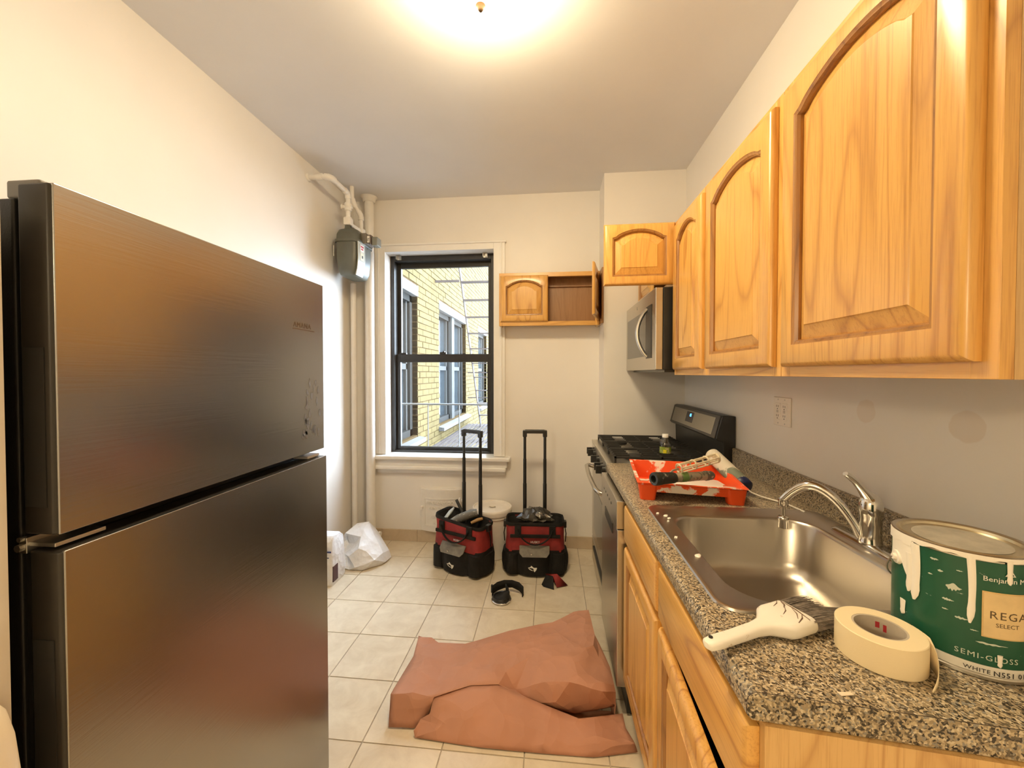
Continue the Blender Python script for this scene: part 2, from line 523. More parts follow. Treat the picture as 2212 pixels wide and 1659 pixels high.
# double-hung window
win = struct(MB().box(OX0, -1.312, 3.19, 3.31, OZ0 + .012, OZ1).box(-0.492, OX1, 3.19, 3.31, OZ0 + .012, OZ1)
             .box(-1.312, -0.492, 3.19, 3.31, 2.318, OZ1).box(-1.312, -0.492, 3.19, 3.31, OZ0 + .012, OZ0 + 0.034).build('window_1', M_wframe, bevel=0.003))
def sash(y, z0, z1, st, rb, rt, nm):
    s = MB().box(-1.316, -1.316 + st, y, y + .03, z0, z1).box(-0.488 - st, -0.488, y, y + .03, z0, z1)
    s.box(-1.316 + st, -0.488 - st, y, y + .03, z0, z0 + rb).box(-1.316 + st, -0.488 - st, y, y + .03, z1 - rt, z1)
    o = s.build(nm, M_wframe, win, bevel=0.002)
    MB().box(-1.316 + st, -0.488 - st, y + .012, y + .017, z0 + rb, z1 - rt).build('pane', M_glass, o)
    return o
sash(3.262, 1.485, 2.322, 0.036, 0.050, 0.046, 'upper_sash')
ls = sash(3.225, OZ0 + 0.030, 1.540, 0.040, 0.030, 0.068, 'lower_sash')
MB().box(-0.930, -0.875, 3.212, 3.235, 1.540, 1.556).box(-0.902, -0.888, 3.205, 3.240, 1.548, 1.564).build('sash_lock', M_wframe, win, bevel=0.002)
MB().box(-1.28, -1.22, 3.214, 3.235, 1.540, 1.552).build('lift_rail', M_wframe, win)
for xx in (-1.265, -0.535):
    bk = tag(MB().box(xx - .018, xx + .018, 3.150, 3.186, OZ1 - .004, OZ1).box(xx - .018, xx - .013, 3.150, 3.186, OZ1 - .036, OZ1).box(xx - .018, xx + .018, 3.182, 3.186, OZ1 - .036, OZ1)
             .box(xx + .004, xx + .018, 3.150, 3.154, OZ1 - .036, OZ1 - .016).build('blind_bracket', M_metal),
             'small metal blind bracket at the ' + ('left' if xx < -1 else 'right') + ' end of the window head', 'bracket', 'blind brackets')
# guard bar outside the lower sash
g = thing('window_guard', 'pale grey metal guard rail just outside the lower window sash', 'guard rail', (-0.9, 3.345, OZ0))
MB().cyl((-0.448, 0, 0.412), (0.45, 0, 0.412), 0.008, n=10).build('top_bar', mat('guard grey', (0.42, 0.45, 0.48), 0.4), g, 60)
for xx in (-0.175, 0.105):
    MB().cyl((xx, 0, 0.0), (xx, 0, 0.41), 0.0045, n=8).build('upright', MATS['guard grey'], g, 60)

# ------------------------------------------------------------------ ceiling lamp
M_dome = mat_emit('lit frosted glass', LAMP_COLOR, LAMP_STRENGTH)
lamp = thing('ceiling_light', 'round flush ceiling light with a glowing frosted glass dome over the kitchen floor', 'ceiling light', (-0.240, 1.335, ZC))
MB().lathe([(0.0, -0.001), (0.120, -0.001), (0.125, -0.012), (0.125, -0.040), (0.115, -0.048), (0.0, -0.048)], 40).build('canopy', mat('lamp brass', (0.55, 0.40, 0.20), 0.3, 1.0), lamp, 40)
MB().lathe([(0.179, -0.052), (0.183, -0.062), (0.180, -0.080), (0.168, -0.102), (0.145, -0.124), (0.110, -0.142), (0.065, -0.154), (0.0, -0.158)], 48).build('glass_dome', M_dome, lamp, 60)
MB().lathe([(0.120, -0.046), (0.181, -0.048), (0.184, -0.051), (0.184, -0.055), (0.178, -0.056), (0.0, -0.056)], 48).build('pan', mat('white pan', (0.75, 0.72, 0.66), 0.4), lamp, 40)
MB().lathe([(0.0, -0.048), (0.005, -0.05), (0.005, -0.150), (0.0, -0.152)], 10).build('stem', M_metal, lamp, 40)
MB().lathe([(0.0, -0.152), (0.016, -0.157), (0.018, -0.163), (0.012, -0.169), (0.010, -0.175), (0.005, -0.181), (0.0, -0.182)], 16).build('finial', mat('finial', (0.10, 0.055, 0.02), 0.5), lamp, 60)
hall = thing('added_fill_pendant', 'added glass dome pendant for fill light in the entry space behind the viewer', 'pendant lamp', (-1.15, -1.20, ZC))  # unseen lamp, added to fill surfaces that face the viewer
for ch in list(lamp.children):
    c = ch.copy(); COL.objects.link(c); c.parent = hall
    if not ch.name.startswith('canopy'): c.location.z = -0.84
MB().cyl((0, 0, -0.03), (0, 0, -0.92), 0.004, n=8).build('cord', M_metal, hall, 60)
# ------------------------------------------------------------------ oak cabinets
def door_loops(w, h, st, rb, rt, rise, n=18):
    """inner opening of a cathedral door and the outer points that belong to it (x, z)"""
    sh = 0.016
    zs = h - rt - rise
    inn = [(st, rb), (w - st, rb), (w - st, zs), (w - st - sh, zs + 0.004)]
    out = [(0, 0), (w, 0), (w, h), (w - st - sh, h)]
    xa, xb = w - st - sh, st + sh
    for i in range(1, n):
        t = i / n
        x = xa + (xb - xa) * t
        inn.append((x, zs + 0.004 + (rise - 0.004) * math.sin(math.pi * t) ** 0.72))
        out.append((x, h))
    inn += [(st + sh, zs + 0.004), (st, zs)]
    out += [(st + sh, h), (0, h)]
    return inn, out

def inset(loop, d):
    n = len(loop); res = []
    for i in range(n):
        p, a, b = Vector(loop[i]), Vector(loop[i - 1]), Vector(loop[(i + 1) % n])
        e1, e2 = (p - a), (b - p)
        if e1.length < 1e-9 or e2.length < 1e-9:
            res.append(tuple(p)); continue
        e1.normalize(); e2.normalize()
        n1, n2 = Vector((-e1.y, e1.x)), Vector((-e2.y, e2.x))
        m = n1 + n2
        if m.length < 1e-6: m = n1
        m.normalize()
        k = d / max(0.45, m.dot(n1))
        res.append(tuple(p + m * k))
    return res

def make_door(parent, w, h, loc, ang=0.0, hinge_right=False, st=0.058, rb=0.058, rt=0.044, rise=0.044, arch=True, name='door', panel=True):
    """door in local x (width), z (height), front towards -y; hinged at x=0 or x=w"""
    T = 0.020
    inn, out = door_loops(w, h, st, rb, rt, rise if arch else 0.006)
    def L(loop, y): return [(p[0], y, p[1]) for p in loop]
    o1 = inset(out, 0.004); o2 = inset(out, 0.011)
    mb = MB().loft([L(out, 0.0), L(out, -T + 0.010), L(o1, -T + 0.004), L(o2, -T), L(inset(inn, -0.004), -T), L(inset(inn, -0.004), 0.0)], closed=True)
    pivot = w if hinge_right else 0.0
    mb.fn(lambda x, y, z: (x - pivot, y, z))
    d = mb.build(name, M_oak, parent, 35)
    d.location = (loc[0] + pivot, loc[1], loc[2])
    d.rotation_euler = (0, 0, R(ang))
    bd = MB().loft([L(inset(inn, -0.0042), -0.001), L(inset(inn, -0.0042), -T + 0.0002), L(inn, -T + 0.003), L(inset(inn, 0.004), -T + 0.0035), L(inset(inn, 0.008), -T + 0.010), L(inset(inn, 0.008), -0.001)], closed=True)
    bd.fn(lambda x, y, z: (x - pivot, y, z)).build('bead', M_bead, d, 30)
    pm = MB()
    def mg(q): return door_loops(w, h, st + q, rb + q, rt + q, (rise if arch else 0.006) * (1 - q * 2.0))[0]
    r = [L(mg(0.006), -0.001), L(mg(0.0085), -0.003), L(mg(0.012), -0.004), L(mg(0.040), -T + 0.004), L(mg(0.042), -T + 0.002)]
    pm.loft(r, cap0=True, cap1=False)
    last = mg(0.042)
    cz = sum(p[1] for p in last) / len(last)
    # flat field: fan to a spine of points so the polygon stays clean
    c = len(pm.v); pm.v.append((w / 2, -T + 0.002, cz))
    base = c - len(last)
    for i in range(len(last)):
        pm.f.append((base + i, base + (i + 1) % len(last), c))
    pm.fn(lambda x, y, z: (x - pivot, y, z))
    pm.build('raised_panel', M_oak, d, 12)
    return d

def make_drawer(parent, w, h, loc, name='drawer_front'):
    T = 0.020
    rr = lambda i, y: [(i, y, i), (w - i, y, i), (w - i, y, h - i), (i, y, h - i)]
    mb = MB().loft([rr(0, 0), rr(0, -0.009), rr(0.0035, -0.016), rr(0.012, -T)])
    o = mb.build(name, M_oakh, parent, 35)
    o.location = loc
    return o

def wall_cabinet(name, label, loc, rz, w, h, d, doors, fs=0.038, shelf=False, frame_mat=None, side_left=True):
    """front plane y=0, wall at y=d, x to the right when seen from the front"""
    t = thing(name, label, 'cabinet', loc, rz)
    P = 0.014
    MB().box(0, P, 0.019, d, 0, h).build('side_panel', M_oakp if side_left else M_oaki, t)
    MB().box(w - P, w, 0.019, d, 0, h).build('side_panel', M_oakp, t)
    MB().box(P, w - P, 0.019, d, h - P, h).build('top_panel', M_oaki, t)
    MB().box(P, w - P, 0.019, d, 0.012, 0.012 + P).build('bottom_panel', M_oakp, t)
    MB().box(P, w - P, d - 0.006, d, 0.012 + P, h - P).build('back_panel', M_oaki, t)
    if shelf:
        MB().box(P, w - P, d - 0.026, d - 0.006, h - 0.085, h - 0.055).build('hanging_rail', M_oaki, t)
    MB().box(0, fs, 0, 0.019, 0, h).build('stile', M_oak, t, bevel=0.001)
    MB().box(w - fs, w, 0, 0.019, 0, h).build('stile', M_oak, t, bevel=0.001)
    MB().box(fs, w - fs, 0, 0.019, 0, fs).build('rail', M_oakh, t, bevel=0.001)
    MB().box(fs, w - fs, 0, 0.019, h - fs, h).build('rail', M_oakh, t, bevel=0.001)
    for dd in doors:
        make_door(t, **dd)
        dr = t.children[-1]
    return t

FX = 0.622           # face-frame plane of the right-hand upper cabinets
ZB, ZT = 1.371, 2.136
def upper(y_far, y_near, label):
    w = y_far - y_near
    return wall_cabinet('wall_cabinet', label, (FX, y_far, ZB), R(-90), w, ZT - ZB, XR - FX,
                        [dict(w=w - 0.044, h=ZT - ZB - 0.052, loc=(0.022, -0.0005, 0.026))])
upper(1.128, 0.610, 'large oak wall cabinet nearest the camera with arched door above the sink')
upper(1.640, 1.130, 'middle oak wall cabinet with arched door, between the nearest one and the microwave end')
upper(2.050, 1.642, 'narrow oak wall cabinet with arched door right beside the microwave')
# cabinet over the microwave, near door swung open
wm = 0.770
wall_cabinet('wall_cabinet', 'short oak cabinet over the microwave with one door swung wide open', (FX, 2.826, 1.828), R(-90), wm, ZT - 1.828, XR - FX,
             [dict(w=0.352, h=0.292, loc=(0.020, -0.0005, 0.008), rise=0.038, st=0.046, rb=0.046, rt=0.032),
              dict(w=0.352, h=0.312, loc=(wm - 0.352 - 0.006, -0.0005, 0.000), rise=0.040, st=0.046, rb=0.048, rt=0.033, ang=89, hinge_right=True)], fs=0.03)
# small cabinet on the far wall, right door ajar
fw_ = 0.750
fc = wall_cabinet('wall_cabinet', 'small oak cabinet on the far wall beside the window, right half open and empty', (-0.392, 2.955, 1.738), 0, fw_, 0.398, YF - 2.955,
             [dict(w=0.358, h=0.345, loc=(0.012, -0.0005, 0.030), rise=0.042, st=0.044, rb=0.050, rt=0.040),
              dict(w=0.345, h=0.345, loc=(fw_ - 0.345 - 0.018, -0.0005, 0.030), rise=0.042, st=0.044, rb=0.050, rt=0.040, ang=78, hinge_right=True)], fs=0.032, shelf=True)
MB().box(0.7515, 0.7635, -0.118, 0.10, 0.0, 0.395).build('filler_strip', M_oaki, fc)

# ------------------------------------------------------------------ base cabinet run
BX = 0.307
bc = thing('base_cabinet', 'oak sink base cabinet with two drawer fronts above two panelled doors', 'cabinet', (BX, 1.572, 0.0), R(-90))
BW = 1.572 - 0.605
D_ = XR - BX - 0.004
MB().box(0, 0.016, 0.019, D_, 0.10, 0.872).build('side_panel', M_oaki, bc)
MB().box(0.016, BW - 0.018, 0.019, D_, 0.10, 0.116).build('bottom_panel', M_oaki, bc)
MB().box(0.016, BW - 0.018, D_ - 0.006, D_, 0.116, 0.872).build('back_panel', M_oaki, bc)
MB().box(0.0, BW - 0.018, 0.07, 0.085, 0.0, 0.10).build('toe_kick', M_oaki, bc)
for a, b in ((0, 0.03), (0.445, 0.515), (BW - 0.040, BW - 0.002)):
    MB().box(a, b, 0, 0.019, 0.10, 0.872).build('stile', M_oak, bc)
MB().box(0.03, BW - 0.04, 0, 0.019, 0.10, 0.19).build('rail', M_oakh, bc)
MB().box(0.03, BW - 0.04, 0, 0.019, 0.690, 0.728).build('rail', M_oakh, bc)
MB().box(0.03, BW - 0.04, 0, 0.019, 0.845, 0.872).build('rail', M_oakh, bc)
make_drawer(bc, 0.464, 0.142, (0.001, -0.0005, 0.718))
make_drawer(bc, 0.480, 0.142, (0.492, -0.0005, 0.718))
make_door(bc, 0.464, 0.528, (0.001, -0.0005, 0.166), arch=False)
make_door(bc, 0.478, 0.528, (0.492, -0.0005, 0.166), ang=-2.5, arch=False)
ep = MB().box(BX - 0.0, XR - 0.003, 0.588, 0.604, 0.0, 0.873).fn(lambda x, y, z: (x, y - (x - 0.29) * 0.096, z))
ep.xf(Matrix.Translation((-BX, -1.572, 0))).xf(Matrix.Rotation(R(90), 4, 'Z'))
ep.build('end_panel', mat_oak('oak veneer end', (0.66, 0.42, 0.17), (0.60, 0.36, 0.135), (0.50, 0.28, 0.095), 0.4), bc)

# worktop: rolled front edge, angled near end, cut out for the sink
ct = thing('countertop', 'speckled granite-look laminate worktop with upstand along the right wall', 'countertop', (0, 0, 0.874))
NX = 0.287
H = 0.040
prof = [(0.366, 0.0), (NX + 0.006, 0.0), (NX, 0.006)] + [(p[0], p[1]) for p in arc(NX + 0.016, H - 0.016, 0.016, 180, 90, 6)] + [(0.366, H)]
YE = 0.597
mb = MB().prism(prof, YE, 2.060, 'y')
mb.box(0.366, XR - .002, 1.372, 2.060, 0, H).box(0.366, XR - .002, YE, 0.822, 0, H).box(0.866, XR - .002, 0.822, 1.372, 0, H)
mb.fn(lambda x, y, z: (x, y - (x - 0.29) * 0.096 if y < 0.7 else y, z))
mb.build('worktop', M_granite, ct, 30)
cap = MB().prism([(XR - .002, 0.0), (NX + 0.006, 0.0), (NX, 0.006)] + arc(NX + 0.016, H - 0.016, 0.016, 180, 90, 6) + [(XR - .002, H)], YE - 0.0022, YE - 0.0008, 'y')
cap.fn(lambda x, y, z: (x, y - (x - 0.29) * 0.096, z)).build('end_cap', mat_granite('speckled laminate end'), ct)
cap = MB().prism([(XR - .002, -0.0003), (NX + 0.006, -0.0003), (NX - .0003, 0.006)] + arc(NX + 0.016, H - 0.016, 0.0163, 180, 90, 6) + [(XR - .002, H + .0003)], YE - 0.0008, YE + 0.0002, 'y')
cap.fn(lambda x, y, z: (x, y - (x - 0.29) * 0.096, z)).build('end_seam', mat('seam', (0.05, 0.035, 0.025), 0.6), ct)
bp = [(XR - .002, H), (0.908, H), (0.908, H + 0.080)] + arc(0.908 + 0.008, H + 0.082, 0.008, 180, 90, 4) + [(XR - .002, H + 0.090)]
MB().prism(bp, YE - 0.06, 2.060, 'y').build('upstand', M_granite, ct, 30)

# ------------------------------------------------------------------ sink and tap
sk = thing('sink', 'stainless steel drop-in sink with a single deep bowl', 'sink', (0, 0, 0.914))
sx, sy, hx, hy = 0.6075, 1.0975, 0.2775, 0.3075
bx_, by_, bhx, bhy = 0.5925, 1.078, 0.2075, 0.2475
rings = [rrect(sx, sy, hx, hy, 0.045, 0.0005, 8), rrect(sx, sy, hx - 0.002, hy - 0.002, 0.044, 0.005, 8), rrect(sx, sy, hx - 0.008, hy - 0.008, 0.042, 0.006, 8),
         rrect(sx, sy, hx - 0.014, hy - 0.014, 0.040, 0.003, 8),
         rrect(bx_, by_, bhx + 0.006, bhy + 0.006, 0.095, 0.003, 8), rrect(bx_, by_, bhx, bhy, 0.09, 0.000, 8), rrect(bx_, by_, bhx - 0.004, bhy - 0.004, 0.088, -0.008, 8),
         rrect(bx_, by_, bhx - 0.014, bhy - 0.014, 0.085, -0.130, 8), rrect(bx_, by_, bhx - 0.026, bhy - 0.026, 0.08, -0.162, 8), rrect(bx_, by_, bhx - 0.055, bhy - 0.055, 0.06, -0.176, 8),
         rrect(bx_, by_, 0.045, 0.045, 0.0449, -0.180, 8)]
MB().loft(rings, False, True).build('bowl', M_sink, sk, 50)
MB().lathe([(0.0, -0.176), (0.018, -0.176), (0.036, -0.178), (0.042, -0.1785), (0.042, -0.181)], 24, (bx_, by_, 0)).build('drain', M_metal, sk, 40)
for i, (px, py, rr_) in enumerate([(0.372, 1.30, .008), (0.376, 1.275, .006), (0.366, 1.255, .004), (0.352, 1.14, .006), (0.372, 1.02, .009), (0.352, 1.33, .006)]):
    MB().lathe([(0.0, 0.0052), (rr_ * 0.8, 0.0048), (rr_, 0.0032)], 10, (px, py, 0)).fn(lambda x, y, z: (x, y + 0.5 * (x - 0.36) + 0.002 * math.sin(x * 900), z)).build('paint_drop', M_wpaint, sk, 60)

fa = thing('faucet', 'chrome single-lever kitchen tap with a swivelled spout over the sink', 'faucet', (0.848, 1.125, 0.917))
MB().loft([rrect(0, 0, 0.026, 0.125, 0.026, 0.0, 8), rrect(0, 0, 0.026, 0.125, 0.026, 0.006, 8), rrect(0, 0, 0.018, 0.115, 0.018, 0.012, 8)]).build('base_plate', M_chrome, fa, 40)
MB().lathe([(0.026, 0.010), (0.0255, 0.016), (0.0240, 0.020), (0.0235, 0.080), (0.0245, 0.082), (0.0245, 0.084), (0.0255, 0.086), (0.0265, 0.100), (0.0255, 0.118), (0.020, 0.134), (0.010, 0.142), (0.0, 0.144)], 32, cap0=True).build('body', M_chrome, fa, 50)
MB().tube([(0.004, 0.0, 0.118), (-0.012, -0.002, 0.140), (-0.028, -0.004, 0.158), (-0.044, -0.006, 0.176), (-0.060, -0.008, 0.190), (-0.070, -0.009, 0.196)],
          [0.021, 0.017, 0.0115, 0.010, 0.0105, 0.008], 14, squash=0.75).build('lever', M_chrome, fa, 60)
sp = []
for i in range(17):
    t = i / 16
    hgt = 0.012 + 0.118 * math.sin(math.pi * min(1, t * 0.80)) ** 0.8 if t < 0.625 else 0.130 - 0.056 * ((t - 0.625) / 0.375) ** 1.7
    sp.append((-0.015 - 0.135 * t, 0.012 + 0.110 * t, 0.020 + hgt - 0.012))
MB().tube(sp, [0.0125 + 0.0025 * math.sin(math.pi * i / 16) for i in range(17)], 16, squash=0.85).build('spout', M_chrome, fa, 60)
ex, ey, ez = sp[-1]
MB().lathe([(0.0, 0.004), (0.0135, 0.002), (0.0135, -0.008), (0.0128, -0.009), (0.0128, -0.018), (0.010, -0.020)], 20, (ex, ey, ez), cap1=True).build('spout_nut', M_chrome, fa, 40)
MB().lathe([(0.0, -0.018), (0.0055, -0.018), (0.0055, -0.048), (0.013, -0.050), (0.0145, -0.052), (0.0145, -0.058), (0.0125, -0.060), (0.0135, -0.084), (0.0115, -0.085), (0.0, -0.083)], 20, (ex, ey, ez)).build('spray_head', M_chrome, fa, 40)

# ------------------------------------------------------------------ refrigerator
fr = thing('refrigerator', 'tall stainless steel top-freezer refrigerator standing along the left wall', 'refrigerator', (-0.770, 0.533, 0.0))
# local: x towards the room (front at 0), y along the wall 0..0.73
FW = 0.728
M_frside = mat('fridge side', (0.014, 0.013, 0.013), 0.45, bmp=0.2, bscale=300)
M_frdoor = mat('fridge door edge', (0.024, 0.021, 0.018), 0.38)
MB().box(-0.735, -0.068, 0.003, FW - 0.003, 0.035, 1.655).build('cabinet_body', M_frside, fr, bevel=0.004)
MB().box(-0.70, -0.10, 0.03, FW - 0.03, 0.0, 0.035).build('base_grille', M_blackp, fr)
def fdoor(z0, z1, dx, nm):
    hx2 = FW / 2
    prof2 = [(0.0, 0.0)]
    y0, y1 = 0.0, FW
    poly = [(-0.056, y0), (-0.006, y0)] + [(-0.006 + 0.006 * math.sin(R(a)), y0 + 0.006 - 0.006 * math.cos(R(a))) for a in (30, 60, 90)]
    poly += [(0.0, y1 - 0.010)] + [(-0.004, y1 - 0.003), (-0.010, y1), (-0.056, y1)]
    core = MB().prism(poly, z0, z1, 'z').fn(lambda x, y, z: (x + dx, y, z)).build(nm, M_frdoor, fr, bevel=0.004)
    sh_ = MB().box(dx - 0.004, dx + 0.0025, 0.004, FW - 0.003, z0 - 0.0005, z1 + 0.0005).build('steel_skin', M_steelf, core, bevel=0.002)
    return core
fz = fdoor(1.126, 1.675, 0.0, 'freezer_door')
fd = fdoor(0.020, 1.100, 0.008, 'fresh_food_door')
MB().box(-0.068, -0.056, 0.010, FW - 0.010, 1.130, 1.665).build('gasket', M_blackm, fz)
MB().box(-0.068, -0.048, 0.010, FW - 0.010, 0.040, 1.095).build('gasket', M_blackm, fd)
MB().box(-0.050, -0.012, -0.0015, 0.004, 1.170, 1.420).build('grip_recess', M_blackm, fz)
MB().box(-0.042, -0.004, -0.0015, 0.004, 0.66, 0.96).build('grip_recess', M_blackm, fd)
MB().box(-0.066, -0.006, 0.004, 0.075, 1.1055, 1.112).box(-0.066, -0.052, 0.000, 0.050, 1.095, 1.120).build('centre_hinge', M_metal, fr, bevel=0.001)
MB().cyl((-0.060, -0.006, 1.105), (-0.060, 0.004, 1.105), 0.006, n=8).cyl((-0.060, -0.004, 1.118), (-0.060, 0.004, 1.118), 0.004, n=8).build('hinge_screw', M_metal, fr, 40)
MB().box(-0.060, -0.010, FW - 0.075, FW - 0.012, 1.102, 1.110).build('door_stop', mat('white cap', (0.75, 0.75, 0.74), 0.4), fr, bevel=0.001)
MB().box(-0.085, -0.025, 0.006, 0.085, 1.655, 1.684).build('hinge_cover', mat('grey cover', (0.20, 0.19, 0.18), 0.5), fr, bevel=0.004)
tm = text_mb('AMANA', 0.022, 0.0004, spacing=1.15)
tm.xf(Matrix.Translation((0.0027, FW - 0.115, 1.520)) @ Matrix.Rotation(R(90), 4, 'Z') @ Matrix.Rotation(R(90), 4, 'X'))
tm.build('badge_lettering', M_stain, fr)
MB().box(0.0024, 0.0030, FW - 0.160, FW - 0.055, 1.513, 1.516).build('badge_edge', M_stain, fr)
sm = MB()
rs = random.Random(3)
for i in range(26):
    cy_, cz_ = FW - 0.075 + rs.uniform(-0.045, 0.05), rs.uniform(1.17, 1.36)
    q = [(0.0029, cy_ + rs.uniform(.002, .009) * math.cos(a), cz_ + rs.uniform(.004, .020) * math.sin(a)) for a in [j * math.pi / 4 for j in range(8)]]
    sm.add(q, [tuple(range(8))])
sm.build('adhesive_residue', mat('adhesive smear', (0.36, 0.35, 0.34), 0.42, 1.0), fr)

# pale bundle at the bottom left, in front of the wall end
def blob(mb, c, r, n=16, m=10, amp=0.08, seed=0.0):
    rings = []
    for i in range(1, m):
        a = math.pi * i / m
        rings.append([])
        for j in range(n):
            b = 2 * math.pi * j / n
            p = Vector((math.sin(a) * math.cos(b), math.sin(a) * math.sin(b), -math.cos(a)))
            k = 1 + amp * mnoise.noise(p * 2.2 + Vector((seed, seed, 0)))
            rings[-1].append((c[0] + r[0] * p.x * k, c[1] + r[1] * p.y * k, c[2] + r[2] * p.z * k))
    return mb.loft(rings)
cb = thing('cloth_bundle', 'rounded cream cloth bundle in the bottom left corner against the wall end', 'cloth', (-0.7785, 0.440, 0))
MB().loft([rrect(0, 0, 0.0235, 0.050, 0.02, 0.0), rrect(0, 0, 0.0235, 0.050, 0.02, 0.70), rrect(0, 0, 0.0225, 0.049, 0.02, 0.80), rrect(-0.002, 0, 0.0185, 0.046, 0.018, 0.860), rrect(-0.008, 0, 0.012, 0.042, 0.011, 0.895), rrect(-0.016, 0, 0.004, 0.036, 0.0039, 0.912)]).build('cloth', mat('cream cloth', (0.70, 0.62, 0.50), 0.85, var=0.05, bmp=0.2, bscale=120), cb, 60)
# ------------------------------------------------------------------ microwave
mw = thing('microwave', 'stainless over-the-range microwave with a bowed handle under the short cabinet', 'microwave', (0.527, 2.822, 1.385), R(-90))
MWW = 0.766; MWH = 0.432
MB().box(0.0, MWW, 0.040, XR - 0.529, 0.012, MWH).build('housing', M_blackp, mw, bevel=0.003)
MB().box(0.01, MWW - 0.01, 0.05, XR - 0.535, 0.0, 0.012).build('vent_base', M_darksteel, mw)
dm = MB().box(0.0, MWW, 0.002, 0.039, 0.012, MWH).build('door', M_steel, mw, bevel=0.004)
M_mwwin = mat('microwave window', (0.10, 0.095, 0.085), 0.18)
MB().box(0.055, 0.570, -0.0012, 0.004, 0.090, 0.345).build('viewing_window', M_mwwin, dm, bevel=0.001)
MB().box(0.575, 0.690, -0.0012, 0.004, 0.075, 0.360).build('control_strip', M_blackp, dm, bevel=0.001)
hp = []
for i in range(13):
    t = i / 12
    hp.append((0.600 - 0.012 * math.sin(math.pi * t), 0.001 - 0.052 * math.sin(math.pi * t) ** 0.75, 0.085 + 0.262 * t))
MB().tube(hp, [0.009] + [0.011] * 11 + [0.009], 12).build('handle', mat('satin handle', (0.66, 0.65, 0.62), 0.28, 1.0), dm, 60)
MB().lathe([(0.0, 0.0), (0.010, 0.0), (0.010, 0.0012), (0.0, 0.0014)], 20).xf(Matrix.Translation((0.34, 0.002, 0.392)) @ Matrix.Rotation(R(90), 4, 'X')).build('badge', M_metal, dm, 40)


# ------------------------------------------------------------------ gas range
rg = thing('gas_range', 'stainless and black gas range with iron grates at the end of the worktop', 'range', (0.292, 2.828, 0.0), R(-90))
RW = 0.762; RD = XR - 0.292 - 0.004
MB().box(0.004, RW - 0.004, 0.025, RD - 0.04, 0.06, 0.895).build('body', M_blackp, rg)
MB().box(0.0, RW, 0.0, RD - 0.055, 0.895, 0.908).build('cooktop', mat_steel('range steel', (0.62, 0.60, 0.55), 0.32, (0.03, 1, 1), 0.05), rg, bevel=0.004)
MB().loft([[(0, 0.0, 0.895), (RW, 0.0, 0.895), (RW, 0.06, 0.895), (0, 0.06, 0.895)], [(0, 0.012, 0.79), (RW, 0.012, 0.79), (RW, 0.06, 0.79), (0, 0.06, 0.79)]]).build('control_panel', MATS['range steel'], rg)
for i, kx in enumerate((0.115, 0.190, 0.381, 0.572, 0.647)):
    kz = 0.850
    kb = MB().cyl((kx, 0.012, kz), (kx, -0.014, kz), 0.023, 0.021, 20).box(kx - 0.006, kx + 0.006, -0.046, -0.012, kz - 0.022, kz + 0.022)
    kb.build('knob', M_blackp, rg, 40, bevel=0.002)
od = MB().box(0.004, RW - 0.004, 0.004, 0.055, 0.235, 0.775).build('oven_door', M_steel, rg, bevel=0.004)
MB().box(0.12, RW - 0.12, 0.0025, 0.006, 0.32, 0.62).build('oven_window', mat('oven glass', (0.012, 0.012, 0.012), 0.08), od)
hb = [(0.05, 0.006, 0.725), (0.055, -0.030, 0.738), (0.10, -0.046, 0.742), (0.25, -0.052, 0.744), (RW / 2, -0.054, 0.745), (RW - 0.25, -0.052, 0.744), (RW - 0.10, -0.046, 0.742), (RW - 0.055, -0.030, 0.738), (RW - 0.05, 0.006, 0.725)]
MB().tube(hb, 0.013, 12).build('handle', M_steel, od, 60)
dw_ = MB().box(0.004, RW - 0.004, 0.004, 0.055, 0.065, 0.225).build('warming_drawer', M_steel, rg, bevel=0.004)
MB().box(0.14, RW - 0.14, -0.006, 0.004, 0.185, 0.205).build('drawer_lip', M_blackp, dw_)
for bx2, by2, br in ((0.150, 0.165, 0.05), (0.150, 0.405, 0.042), (0.381, 0.285, 0.05), (0.612, 0.165, 0.055), (0.612, 0.405, 0.04)):
    MB().lathe([(br, 0.908), (br, 0.918), (br * 0.86, 0.922), (br * 0.84, 0.927), (br * 0.3, 0.929), (0.0, 0.929)], 20, (bx2, by2, 0)).build('burner', M_cast, rg, 40)
for gi in range(3):
    g0 = 0.014 + gi * 0.2455; g1 = g0 + 0.242
    y0, y1 = 0.040, 0.525; z0, z1 = 0.934, 0.944; t = 0.005
    mb = MB()
    for xx in (g0, g1 - 2 * t): mb.box(xx, xx + 2 * t, y0, y1, z0, z1)
    for yy in (y0, (y0 + y1) / 2 - t, y1 - 2 * t): mb.box(g0, g1, yy, yy + 2 * t, z0, z1)
    for q in range(1, 5):
        xx = g0 + (g1 - g0) * q / 5
        mb.box(xx - t * .8, xx + t * .8, y0, y0 + 0.085, z0 + 0.002, z1 + 0.003).box(xx - t * .8, xx + t * .8, y1 - 0.085, y1, z0 + 0.002, z1 + 0.003)
        mb.box(xx - t * .8, xx + t * .8, (y0 + y1) / 2 - 0.085, (y0 + y1) / 2 + 0.085, z0 + 0.002, z1 + 0.003)
    for (xx, yy) in ((g0, y0), (g1 - 2 * t, y0), (g0, y1 - 2 * t), (g1 - 2 * t, y1 - 2 * t)):
        mb.box(xx, xx + 2 * t, yy, yy + 2 * t, 0.9085, z0)
    mb.build('grate', M_cast, rg)
